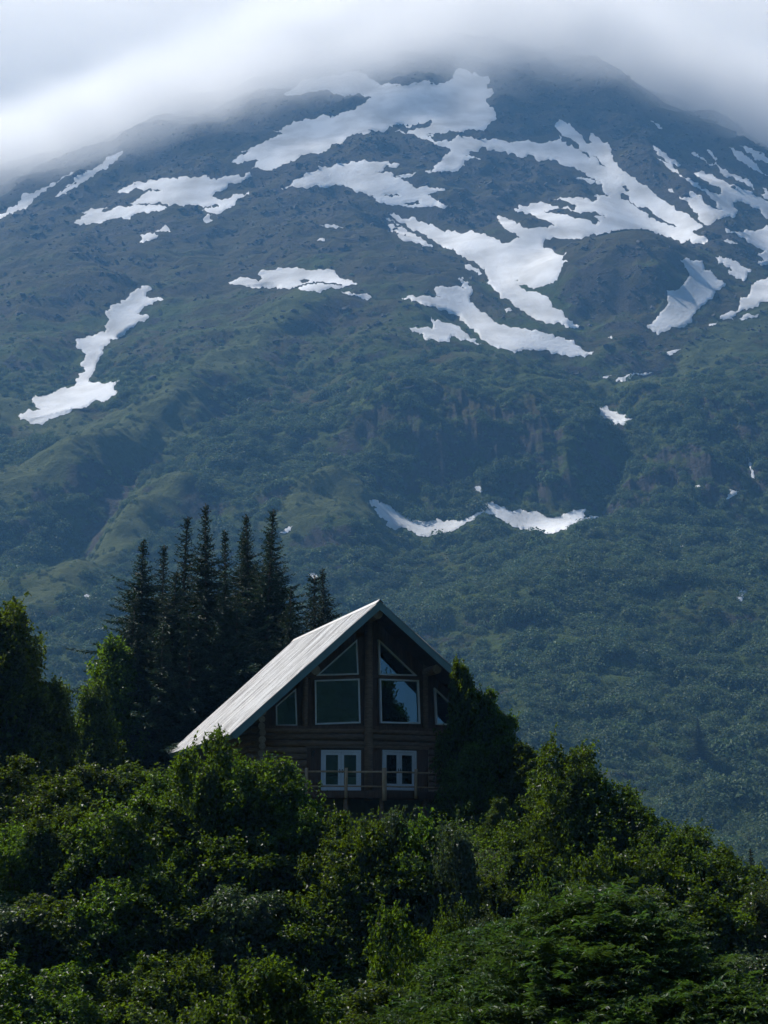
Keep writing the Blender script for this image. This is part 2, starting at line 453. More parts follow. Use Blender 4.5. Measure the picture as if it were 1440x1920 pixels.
big_holes = [t4((610,498),(660,525),(720,565),(790,595),(840,630),(930,680),(870,660),(800,630),(740,595),(670,550)),
             t4((178,585),(240,578),(330,590),(420,595),(520,610),(530,630),(460,620),(495,650),(430,640),(330,620),(240,602)),
             t4((620,450),(640,445),(660,470),(640,478)), t4((455,280),(480,290),(535,345),(510,330)),
             t5((855,438),(875,436),(870,452)), t2((1140,400),(1180,400),(1178,412),(1150,412))]
W = 'white snow '
SNOW = [
 (W + 'field winding down the mountain centre, the largest of all the patches', [big] + big_holes),
 (W + 'strip slanting down at the left edge under the cloud', [t1((-30,622),(60,565),(120,525),(190,490),(235,458),(290,430),(350,395),(400,368),(420,364),(408,380),(350,410),(280,455),(230,485),(200,512),(175,548),(120,583),(90,592),(70,608),(35,610),(0,635),(-30,650))]),
 (W + 'streak just right of the long strip at the left edge', [t1((308,510),(330,490),(375,458),(430,440),(432,425),(390,450),(365,455),(385,438),(420,420),(415,405),(450,385),(500,360),(545,340),(580,312),(620,282),(660,262),(685,247),(692,260),(665,288),(650,305),(615,325),(575,352),(540,372),(500,405),(465,430),(420,455),(380,475),(350,492),(318,510))]),
 (W + 'sliver on the left skyline where the ridge enters the cloud', [t1((595,168),(640,138),(710,97),(724,92),(690,118),(640,150),(610,168))]),
 (W + 'patch with ragged inlets left of the largest snowfield', [t1((660,485),(690,462),(740,440),(800,428),(850,412),(915,402),(960,408),(1010,395),(1045,393),(1070,405),(1120,400),(1180,408),(1250,400),(1330,385),(1405,368),(1420,395),(1380,410),(1330,435),(1280,450),(1240,480),(1195,510),(1235,522),(1290,515),(1340,495),(1400,472),(1385,498),(1340,520),(1325,545),(1300,570),(1250,595),(1180,600),(1135,588),(1170,575),(1230,570),(1190,560),(1100,558),(1010,560),(930,548),(880,545),(800,548),(745,552),(725,545),(770,520),(830,480),(905,470),(870,475),(840,462),(800,470),(740,475),(690,485))]),
 (W + 'tongue pointing left, just under the ragged upper left patch', [t1((415,655),(455,635),(490,605),(460,598),(500,585),(560,575),(610,570),(570,590),(600,592),(650,568),(720,562),(800,557),(880,558),(930,562),(940,572),(880,585),(800,595),(740,615),(680,622),(620,632),(580,648),(530,655),(470,655))]),
 (W + 'scrap hanging below the ragged upper left patch', [t1((1140,635),(1165,605),(1195,605),(1180,635),(1198,642),(1160,657),(1145,645))]),
 (W + 'scrap on bare heath below the left pointing tongue', [t1((785,765),(800,745),(788,728),(830,712),(870,708),(890,725),(860,748),(820,757))]),
 (W + 'dash beside the scrap below the left pointing tongue', [t1((872,702),(900,693),(955,695),(960,706),(910,706))]),
 (W + 'crescent curving under the middle of the largest snowfield', [t2((320,700),(380,675),(440,640),(500,610),(580,585),(660,560),(720,548),(800,546),(900,550),(990,565),(960,585),(900,600),(860,612),(940,608),(1000,625),(1080,612),(1060,630),(1000,640),(960,645),(1010,660),(1060,680),(1130,690),(1180,700),(1245,713),(1190,725),(1145,740),(1190,765),(1260,800),(1200,805),(1100,808),(1030,808),(950,800),(880,785),(840,750),(770,720),(700,695),(640,685),(560,698),(500,690),(420,698),(350,706)), t2((895,742),(940,733),(988,742),(940,752)), t2((1010,790),(1080,772),(1105,785),(1050,796))]),
 (W + 'sliver along the left flank of the long central tongue', [t5((140,128),(190,140),(240,150),(300,180),(350,215),(395,250),(370,250),(310,230),(240,222),(200,190),(160,165))]),
 (W + 'thread between the central tongue and its left sliver', [t5((122,85),(160,100),(215,130),(228,140),(190,128),(150,108))]),
 (W + 'wedge running down right below the central tongue', [t5((218,540),(260,522),(320,530),(400,535),(440,535),(415,510),(400,490),(420,475),(480,480),(530,470),(570,485),(560,455),(535,435),(590,440),(610,470),(620,495),(612,520),(610,565),(650,600),(700,630),(730,660),(800,690),(870,705),(950,725),(1030,740),(1070,740),(1140,775),(1220,810),(1300,840),(1270,855),(1220,862),(1140,858),(1060,855),(980,835),(900,830),(840,838),(780,820),(720,805),(690,780),(650,740),(600,710),(570,670),(545,640),(480,615),(420,600),(360,580),(300,555),(250,545))]),
 (W + 'lump on the brink, lower left of the wedge', [t5((262,708),(320,710),(390,715),(395,680),(385,645),(430,660),(490,680),(550,705),(590,740),(640,770),(665,795),(600,780),(550,782),(520,755),(500,750),(490,785),(430,788),(370,775),(320,745))]),
 (W + 'scrap tucked against the left bend of the central tongue', [t5((575,350),(610,352),(650,372),(672,402),(650,410),(610,380))]),
 (W + 'fleck on the rock between the wedge and the central tongue', [t5((798,602),(830,593),(842,610),(810,624))]),
 (W + 'tail descending on the right of the round knoll', [t6((945,205),(985,193),(1030,205),(1080,235),(1120,270),(1160,315),(1205,340),(1180,360),(1140,375),(1130,420),(1090,450),(1060,475),(1020,510),(985,560),(930,585),(870,605),(820,628),(790,610),(765,590),(760,570),(800,545),(850,485),(880,450),(875,410),(870,378),(915,378),(960,345),(985,310),(985,260),(965,225))]),
 (W + 'patch with dark specks right of the knoll tail', [t6((1142,188),(1190,195),(1240,210),(1290,240),(1345,270),(1320,305),(1295,322),(1260,310),(1240,290),(1220,285),(1215,265),(1240,262),(1200,240),(1160,230))]),
 (W + 'patch at the right edge with a long tail pointing down left', [t6((1470,308),(1400,315),(1345,345),(1340,385),(1285,410),(1280,460),(1240,490),(1170,535),(1220,535),(1290,490),(1340,475),(1390,455),(1470,435))]),
 (W + 'bar under the tailed patch at the right edge', [t6((1275,535),(1300,515),(1390,507),(1340,530),(1300,545))]),
 (W + 'fleck at the tip of the tailed right edge patch', [t6((1108,566),(1160,550),(1142,570),(1115,577))]),
 (W + 'small patch at the right edge between two larger ones', [t6((1380,175),(1400,165),(1470,170),(1470,240),(1400,238),(1380,220),(1420,205),(1400,185))]),
 (W + 'slope at the right edge above the small edge patch', [t6((1200,25),(1260,45),(1330,40),(1420,20),(1470,25),(1470,160),(1400,145),(1340,110),(1280,75))]),
 (W + 'dash on the brown saddle right of the knoll top', [t6((1190,95),(1240,98),(1272,115),(1220,110))]),
 (W + 'thin dash on the rim right of the bowl floor', [t6((860,732),(900,713),(950,702),(930,717),(880,737))]),
 (W + 'bar lying along the lower lip of the bowl', [t6((555,882),(600,865),(650,850),(720,845),(790,838),(740,855),(670,867),(620,890),(580,892))]),
 (W + 'fleck left of the bar on the lower bowl lip', [t6((500,869),(530,854),(562,854),(530,870))]),
 (W + 'speck on the floor of the bowl under the knoll', [t6((538,642),(560,631),(568,646))]),
 (W + 'short streak high right, topmost of the right hand streaks', [t4((795,218),(830,240),(870,275),(910,300),(950,330),(930,340),(900,325),(860,305),(820,275),(795,245))]),
 (W + 'fan of streaks on the right, ending beside the dark hollow', [t4((815,288),(870,318),(930,355),(990,400),(1050,440),(1110,480),(1180,495),(1175,460),(1120,440),(1060,405),(1025,375),(1060,362),(1110,380),(1160,410),(1220,440),(1290,465),(1360,495),(1410,520),(1470,555),(1470,655),(1400,600),(1340,560),(1280,535),(1240,535),(1270,590),(1250,625),(1180,630),(1135,650),(1120,668),(1085,668),(1045,635),(1045,600),(1000,560),(940,508),(1000,515),(1000,475),(1040,500),(1090,550),(1140,575),(1185,582),(1150,540),(1100,500),(1040,455),(980,415),(920,370),(860,328))]),
 (W + 'hooked streak above the right hand fan', [t4((1095,245),(1130,265),(1155,300),(1150,325),(1200,350),(1260,385),(1310,405),(1345,430),(1365,470),(1330,450),(1290,425),(1230,395),(1170,360),(1120,335),(1090,310),(1060,295),(1010,260),(1030,258),(1085,300),(1140,335),(1148,310),(1120,275))]),
 (W + 'streak second from the right skyline', [t4((1220,228),(1260,250),(1300,262),(1340,300),(1380,335),(1445,392),(1400,378),(1350,350),(1300,315),(1260,285))]),
 (W + 'streak nearest the right skyline', [t4((1278,215),(1320,225),(1370,250),(1420,280),(1470,305),(1470,348),(1400,300),(1350,265),(1310,240))]),
 (W + 'fragment cut by the right edge below the hooked streak', [t4((1410,455),(1470,475),(1470,540),(1420,520),(1400,495),(1425,490))]),
 (W + 'fleck in the dark rock left of the right hand fan', [t4((878,468),(900,460),(917,487),(890,484))]),
 (W + 'speck high on the dark rock near the cloud', [t4((778,84),(800,92),(847,124),(820,122))]),
 (W + 'gully shaped like a boot on the left slope', [t7((820,108),(855,132),(825,145),(822,172),(880,177),(920,190),(860,208),(810,225),(765,265),(790,275),(838,285),(800,310),(750,345),(710,360),(705,378),(650,410),(610,435),(575,475),(560,520),(540,550),(530,590),(500,640),(530,655),(600,658),(672,643),(640,690),(660,705),(620,740),(570,765),(500,785),(440,800),(370,830),(300,855),(210,885),(170,887),(115,865),(100,845),(140,825),(230,805),(200,780),(180,745),(205,722),(215,735),(280,720),(300,705),(390,685),(425,665),(425,635),(445,625),(440,605),(480,590),(475,570),(452,550),(475,530),(485,495),(460,475),(430,440),(440,405),(500,390),(590,372),(600,355),(582,335),(615,300),(595,275),(590,250),(640,215),(680,190),(720,175),(730,155),(770,125))]),
 (W + 'lens with one dark rock hole, alone on the middle slope', [t9((85,393),(120,375),(190,362),(275,370),(250,347),(330,322),(400,312),(480,312),(530,322),(610,320),(685,325),(700,350),(720,370),(780,378),(810,400),(740,412),(680,425),(615,435),(595,450),(530,440),(470,430),(400,422),(320,425),(240,420),(170,408)), t9((485,383),(520,373),(543,380),(535,395),(495,393))]),
 (W + 'sliver trailing right of the lens with the rock hole', [t9((715,443),(770,446),(830,454),(880,464),(890,475),(830,474),(760,463))]),
 (W + 'dash on the heath above the lens with the rock hole', [t9((595,68),(640,62),(700,71),(734,84),(690,91),(640,84))]),
 (W + 'speck between the heath dash and the holed lens', [t9((583,158),(600,141),(627,145),(627,160))]),
 (W + 'garland in two arcs at the foot of the dark cliff', [t8((38,538),(80,535),(120,555),(155,565),(185,595),(230,622),(300,645),(370,658),(450,658),(520,650),(590,635),(640,605),(680,575),(703,545),(740,560),(800,575),(870,590),(950,600),(1000,610),(1030,628),(1100,630),(1140,615),(1170,600),(1230,587),(1255,588),(1245,640),(1330,638),(1240,655),(1200,680),(1150,705),(1080,720),(1000,712),(930,712),(860,690),(800,655),(740,615),(700,620),(640,630),(610,655),(560,680),(500,715),(440,740),(370,743),(305,735),(260,710),(200,695),(130,680),(90,620),(65,590),(80,575))]),
 (W + 'fleck on the cliff above the two arc garland', [t8((630,462),(662,463),(674,487),(655,487))]),
 (W + 'patch in the gully at the top of the cliff', [t10((485,120),(540,132),(590,155),(640,175),(688,192),(650,215),(630,235),(580,230),(540,225),(550,210),(510,195),(492,175),(500,155))]),
 (W + 'scrap at the foot of the cliff near the waterfall', [t10((1190,657),(1225,620),(1225,595),(1277,608),(1250,632),(1220,650))]),
 (W + 'speck at the foot of the cliff left of the waterfall', [t10((1028,587),(1045,555),(1062,582))]),
 (W + 'scrap low on the green slope above the left leafy tree', [[(157,1120),(165,1115),(175,1117),(171,1126),(160,1129)]]),
 (W + 'dome low on the slope above the two small spruces', [[(574,1085),(579,1077),(587,1073),(595,1078),(598,1088),(585,1086)]]),
 (W + 'scrap beside the spruce tops at the foot of the green hump', [[(523,1002),(535,992),(549,988),(545,996)]]),
]
WATER = [
 ('white thread of a waterfall down the cliff at the right edge', [t10((1308,355),(1325,368),(1334,420),(1347,460),(1360,500),(1365,538),(1350,532),(1343,490),(1330,455),(1320,420),(1313,380))]),
 ('white cascade in the thicket low at the right edge', [t10((1262,1200),(1280,1160),(1258,1138),(1285,1122),(1300,1140),(1292,1165),(1338,1153),(1312,1195),(1275,1228))]),
 ('small white cascade in the thicket left of the edge cascade', [t10((776,1118),(802,1092),(798,1132))]),
 ('white speck of falling water in the thicket below the cliff', [t10((932,908),(964,914),(950,933))]),
]
def in_loops(loops, P):
    inside = np.zeros(len(P), bool)
    for lp in loops:
        a = np.array(lp); b = np.roll(a, -1, 0)
        for (x1, y1), (x2, y2) in zip(a, b):
            if y1 == y2: continue
            c = ((y1 > P[:, 1]) != (y2 > P[:, 1])) & (P[:, 0] < (x2 - x1) * (P[:, 1] - y1) / (y2 - y1) + x1)
            inside ^= c
    return inside
def blur(A, ka, kr):
    for ax, k in ((0, ka), (1, kr)):
        for _ in range(2):
            P_ = np.pad(A, [(k + 1, k) if q == ax else (0, 0) for q in (0, 1)], mode='edge')
            c_ = np.cumsum(P_, axis=ax)
            A = (np.take(c_, np.arange(2 * k + 1, c_.shape[ax]), axis=ax) - np.take(c_, np.arange(0, c_.shape[ax] - 2 * k - 1), axis=ax)) / (2 * k + 1)
    return A
MZ = mountain_h(GX, GY)
# old snow fills the hollows it lies in: level the ground under it
GPX, GPY = to_px(GX, GY, MZ)
smask = np.zeros(GX.shape, bool)
for _, loops in SNOW:
    A_ = np.array(loops[0]); lo = A_.min(0); hi = A_.max(0)
    sel = np.nonzero((GPX > lo[0]) & (GPX < hi[0]) & (GPY > lo[1]) & (GPY < hi[1]))
    if len(sel[0]): smask[sel] |= in_loops(loops, np.stack([GPX[sel], GPY[sel]], 1))
sm = np.clip(blur(smask.astype(float), 4, 4) * 2.6, 0, 1)
MZ = MZ + (blur(MZ, 12, 10) - MZ) * sm
cast = caster(MZ)
# cover: what grows or lies there
gz_y = np.gradient(MZ, axis=1) / np.maximum(np.gradient(GY, axis=1), 0.1)
n_big = fbm(GX / 130, GY / 75, 4, 60); n_mid = fbm(GX / 42, GY / 20, 4, 66)
cov_g = np.clip(0.62 + 0.3 * (1 - sstep(250, 450, MZ)) - sstep(420, 900, MZ) * 0.55 + 0.30 * n_big + 0.28 * n_mid, 0, 1)
cov_r = np.clip(0.12 + sstep(560, 1050, MZ) * 0.38 + sstep(0.85, 1.5, gz_y) * 0.5 - 0.25 * n_big + 0.34 * n_mid, 0, 1)
cov_w = np.clip(0.18 - 0.3 * (1 - sstep(250, 450, MZ)) + 0.5 * fbm(GX / 60, GY / 34, 3, 71), 0, 1)
_rg = lambda pts, w: ridge(GX + 10 * n_mid, GY + 10 * n_big, pts, w, 1.0)
meadow = np.maximum.reduce([_rg([(600, 585), (470, 655), (390, 720)], 26), _rg([(330, 775), (280, 815), (180, 872), (60, 922), (-60, 960)], 30), _rg([(300, 900), (230, 960), (150, 1010)], 16),
                            _rg([(330, 950), (250, 1015), (150, 1115), (70, 1185)], 17), _rg([(560, 1010), (640, 950), (700, 1000)], 24), _rg([(0, 760), (150, 815), (260, 800)], 22),
                            _rg([(1200, 700), (1330, 640), (1450, 590)], 22), _rg([(880, 690), (1010, 700), (1110, 690)], 18)])
meadow = np.clip(meadow * 1.1 + 0.5 * n_mid * meadow + 0.35 * np.clip(fbm(GX / 85, GY / 40, 3, 140) - 0.15, 0, 1) * (1 - sstep(620, 900, MZ)), 0, 1)
scree = np.clip(_rg([(265, 870), (215, 930), (165, 1000)], 7) * 1.3, 0, 1)
cov_r = np.clip(cov_r + scree, 0, 1)
nA, nR = GX.shape
idx = np.arange(nA * nR).reshape(nA, nR)
quads = np.stack([idx[:-1, :-1].ravel(), idx[1:, :-1].ravel(), idx[1:, 1:].ravel(), idx[:-1, 1:].ravel()], 1)
me = mesh_np('mountain', np.stack([GX.ravel(), GY.ravel(), MZ.ravel()], 1), quads, M['mountain'], smooth=True)
ca = me.color_attributes.new('cover', 'FLOAT_COLOR', 'POINT')
ca.data.foreach_set('color', np.stack([cov_g.ravel(), cov_r.ravel(), cov_w.ravel(), (meadow * (1 - scree)).ravel()], 1).astype(np.float32).ravel())
mountain = obj('mountain', me)
tag(mountain, 'huge dark green and grey mountain slope filling the view behind the cabin', 'mountain', kind='structure')

# ------------------------------------------------------------------ valley floor and the cabin's hill
def ground_h(x, y):
    x = np.asarray(x, float); y = np.asarray(y, float)
    prof = np.interp(y, [0, 44, 52, 62, 72, 79, 86, 91, 95, 150, 320], [-7, -6.8, -7.2, -9.5, -10.4, -5.7, -0.4, 0.8, 1.6, 1.6, -7.5])
    right = 1 - sstep(5.5, 24.0, x - 0.03 * (y - 85))
    left = 1 - 0.3 * sstep(14, 45, -x)
    z = -7.5 + (prof + 7.5) * (0.22 + 0.78 * right) * left
    z += 4.3 * np.exp(-(((x - 4.0) / 4.4) ** 2 + ((y - 49) / 6.5) ** 2)) + 2.2 * np.exp(-(((x - 7.0) / 3.6) ** 2 + ((y - 44) / 5.0) ** 2))         # ferny mound
    z += 1.0 * fbm(x / 2.2, y / 2.6, 2, 91) * np.exp(-(((x - 4.6) / 5.0) ** 2 + ((y - 48) / 8.0) ** 2))
    z += 0.45 * fbm(x / 7, y / 7, 3, 90) * sstep(10, 30, y)
    z -= 10 * sstep(170, 420, y)
    z -= 2.0 * np.exp(-(((x - 6.3) / 3.6) ** 2 + ((y - 80) / 5.0) ** 2))           # dark hollow below the right corner
    return z
ga = np.radians(np.concatenate([np.arange(-24, 24.01, 0.4), np.arange(27, 335.1, 4.0)]))
gr = np.concatenate([np.arange(2, 30, 2.0), np.arange(30, 130, 0.9), np.geomspace(131, 4500, 60)])
A_, R_ = np.meshgrid(ga, gr, indexing='ij')
ggx, ggy = R_ * np.sin(A_), R_ * np.cos(A_)
ggz = ground_h(ggx, ggy)
na, nr = ggx.shape
ix = np.arange(na * nr).reshape(na, nr); ixn = np.roll(ix, -1, axis=0)
gq = np.stack([ix[:, :-1].ravel(), ixn[:, :-1].ravel(), ixn[:, 1:].ravel(), ix[:, 1:].ravel()], 1)
gv = np.stack([ggx.ravel(), ggy.ravel(), ggz.ravel()], 1)
ground = obj('ground', mesh_np('ground', gv, gq, M['soil'], smooth=True))
tag(ground, 'dark soil of the hill and valley floor under the greenery', 'ground', kind='structure')

# wooded slope on the other side of the valley, behind the viewer (the left panes mirror it)
hx, hy = np.meshgrid(np.arange(-640, 521, 6.0), np.arange(-760, -59, 6.0), indexing='ij')
hz = -9 + 240 * sstep(60, 640, -hy) * (1 - sstep(240, 600, np.abs(hx + 60)))
hz = hz + sstep(0, 12, hz) * (7.0 * np.abs(fbm(hx / 13, hy / 13, 3, 150)) + 3.0 * rng.random(hx.shape))
nh, mh = hx.shape; ih = np.arange(nh * mh).reshape(nh, mh)
hq = np.stack([ih[:-1, :-1].ravel(), ih[1:, :-1].ravel(), ih[1:, 1:].ravel(), ih[:-1, 1:].ravel()], 1)
M['forest'] = noise_mat('far_forest', (0.006, 0.011, 0.008), (0.018, 0.030, 0.014), scale=0.12, rough=1.0, bump=0.8, bump_dist=3.0, spec=0.05)
hillside = obj('hillside', mesh_np('hillside', np.stack([hx.ravel(), hy.ravel(), hz.ravel()], 1), hq, M['forest']))
tag(hillside, 'dark wooded slope across the valley, mirrored in the left panes', 'hillside', kind='structure')

# ------------------------------------------------------------------ snow patches, draped on the slope
def ragged(loop, amp, r):
    pts = [np.array(p) for p in loop]
    for lev in range(3):
        out = []
        for a, b in zip(pts, pts[1:] + pts[:1]):
            out.append(a); d = b - a; L = math.hypot(*d)
            if L > 3.4:
                n = np.array([-d[1], d[0]]) / L
                out.append((a + b) / 2 + n * r.normal() * min(amp, 0.17 * L))
        pts = out
    return pts
def height_at(x, y):
    """bilinear look-up in the mountain grid"""
    tans = np.tan(AZ); t = x / y
    i = np.clip(np.searchsorted(tans, t) - 1, 0, nA - 2); j = np.clip(np.searchsorted(RR, y) - 1, 0, nR - 2)
    fa = (t - tans[i]) / (tans[i + 1] - tans[i]); fr = (y - RR[j]) / (RR[j + 1] - RR[j])
    return (MZ[i, j] * (1 - fa) * (1 - fr) + MZ[i + 1, j] * fa * (1 - fr) + MZ[i, j + 1] * (1 - fa) * fr + MZ[i + 1, j + 1] * fa * fr)
snow_loops_all = []
def drape(name, loops, thick, step, mat, amp=3.0):
    r = np.random.default_rng(len(snow_loops_all) + 5)
    loops = [ragged(lp, amp, r) for lp in loops]
    snow_loops_all.append(loops)
    V = []; E = []; edge_n = 0
    for lp in loops:
        n0 = len(V); V += [Vector(p) for p in lp]
        E += [(n0 + i, n0 + (i + 1) % len(lp)) for i in range(len(lp))]
    nb = len(V)
    A = np.array(loops[0]); x0, y0 = A.min(0); x1, y1 = A.max(0)
    gx_, gy_ = np.meshgrid(np.arange(x0, x1, step), np.arange(y0, y1, step * 0.8))
    gx_ = gx_ + (np.arange(gx_.shape[0]) % 2)[:, None] * step / 2
    P = np.stack([gx_.ravel(), gy_.ravel()], 1)
    P = P + r.normal(size=P.shape) * step * 0.12
    P = P[in_loops(loops, P)]
    # keep inner points off the border
    B = np.array([tuple(v) for v in V])
    keep = np.array([np.min((B[:, 0] - p[0]) ** 2 + (B[:, 1] - p[1]) ** 2) > (step * 0.55) ** 2 for p in P]) if len(P) else np.zeros(0, bool)
    P = P[keep] if len(P) else P
    V += [Vector((float(a), float(b))) for a, b in P]
    vo, eo, fo, ov, oe, of = delaunay_2d_cdt(V, E, [], 0, 1e-4)
    vo = np.array([tuple(v) for v in vo])
    F = np.array([f for f in fo if len(f) == 3])
    cen = vo[F].mean(1)
    F = F[in_loops(loops, cen)]
    border = np.array([any(q < nb for q in o) or not o for o in ov])
    xy = np.zeros((len(vo), 2)); ok = np.ones(len(vo), bool)
    for i, (a, b) in enumerate(vo):
        q = cast(a, b)
        if q is None: ok[i] = False
        else: xy[i] = q
    F = F[ok[F].all(1)]
    if len(F):
        dep = xy[F][:, :, 1]
        F = F[(dep.max(1) - dep.min(1)) < 45]
    # keep the largest connected piece
    lab = np.arange(len(vo))
    for _ in range(400):
        m_ = lab[F].min(1); new = lab.copy()
        for q in range(3): np.minimum.at(new, F[:, q], m_)
        new = new[new]
        if (new == lab).all(): break
        lab = new
    if len(F):
        ids, ct = np.unique(lab[F[:, 0]], return_counts=True)
        F = F[lab[F[:, 0]] == ids[ct.argmax()]]
    z = np.zeros(len(vo)); z[ok] = height_at(xy[ok][:, 0], xy[ok][:, 1])
    th = np.where(border, 0.55, thick)
    vv = np.stack([xy[:, 0], xy[:, 1], z + th], 1)
    used = np.unique(F); remap = -np.ones(len(vv), int); remap[used] = np.arange(len(used))
    if not len(F): return None
    c = vv[used].mean(0); c[2] = vv[used][:, 2].min()
    me = mesh_np(name, vv[used] - c, remap[F], mat, smooth=True)
    o = obj(name, me); o.location = c
    return o
for label, loops in SNOW:
    o = drape('snow_patch', loops, 1.3, 3.8 if loops[0] is big else 3.0, M['snow'])
    if o: tag(o, label, 'snow patch', 'snow patches left on the mountain')
for label, loops in WATER:
    o = drape('waterfall', loops, 1.2, 3.0, M['snow'], amp=1.5)
    if o: tag(o, label, 'waterfall', 'cascades on the lower slope')

# ------------------------------------------------------------------ leaf clouds
def frames(nrm, r):
    n = nrm / np.maximum(np.linalg.norm(nrm, axis=1, keepdims=True), 1e-9)
    a = r.normal(size=n.shape); t = np.cross(n, a); t /= np.maximum(np.linalg.norm(t, axis=1, keepdims=True), 1e-9)
    return n, t, np.cross(n, t)
def leaf_quads(pos, nrm, length, width, r, axis=None):
    """folded rhombic leaves; returns verts (4n,3), quads (n,4)"""
    n = len(pos)
    N, T, B = frames(nrm, r)
    if axis is not None:
        T = axis - N * np.sum(axis * N, 1, keepdims=True); T /= np.maximum(np.linalg.norm(T, axis=1, keepdims=True), 1e-9); B = np.cross(N, T)
    L = length[:, None]; Wd = width[:, None]
    fold = r.uniform(0.1, 0.35, (n, 1)) * Wd
    v = np.empty((n, 4, 3))
    v[:, 0] = pos
    v[:, 1] = pos + T * L * 0.45 + B * Wd * 0.5 + N * fold
    v[:, 2] = pos + T * L - N * 0.15 * L
    v[:, 3] = pos + T * L * 0.45 - B * Wd * 0.5 + N * fold
    return v.reshape(-1, 3), np.arange(4 * n).reshape(n, 4)
def leaf_mesh(name, verts, quads, mat, tint):
    me = mesh_np(name, verts, quads, mat)
    a = me.attributes.new('tint', 'FLOAT', 'FACE'); a.data.foreach_set('value', tint.astype(np.float32))
    return me
def tube(points, radii, n=6, cap=True):
    """tapered tube along a polyline -> verts, faces (lists)"""
    V = []; F = []
    P = [Vector(p) for p in points]
    for i, p in enumerate(P):
        d = (P[min(i + 1, len(P) - 1)] - P[max(i - 1, 0)]).normalized()
        a = Vector((0, 0, 1)) if abs(d.z) < 0.9 else Vector((1, 0, 0))
        s = d.cross(a).normalized(); t = d.cross(s)
        for k in range(n):
            w = 2 * math.pi * k / n
            V.append(p + (s * math.cos(w) + t * math.sin(w)) * radii[i])
    for i in range(len(P) - 1):
        for k in range(n):
            F.append((i * n + k, i * n + (k + 1) % n, (i + 1) * n + (k + 1) % n, (i + 1) * n + k))
    if cap:
        F.append(tuple(range(n))[::-1]); F.append(tuple(range((len(P) - 1) * n, len(P) * n)))
    return V, F
def merge(parts):
    V = []; F = []
    for v, f in parts:
        o = len(V); V += list(v); F += [tuple(i + o for i in q) for q in f]
    return V, F

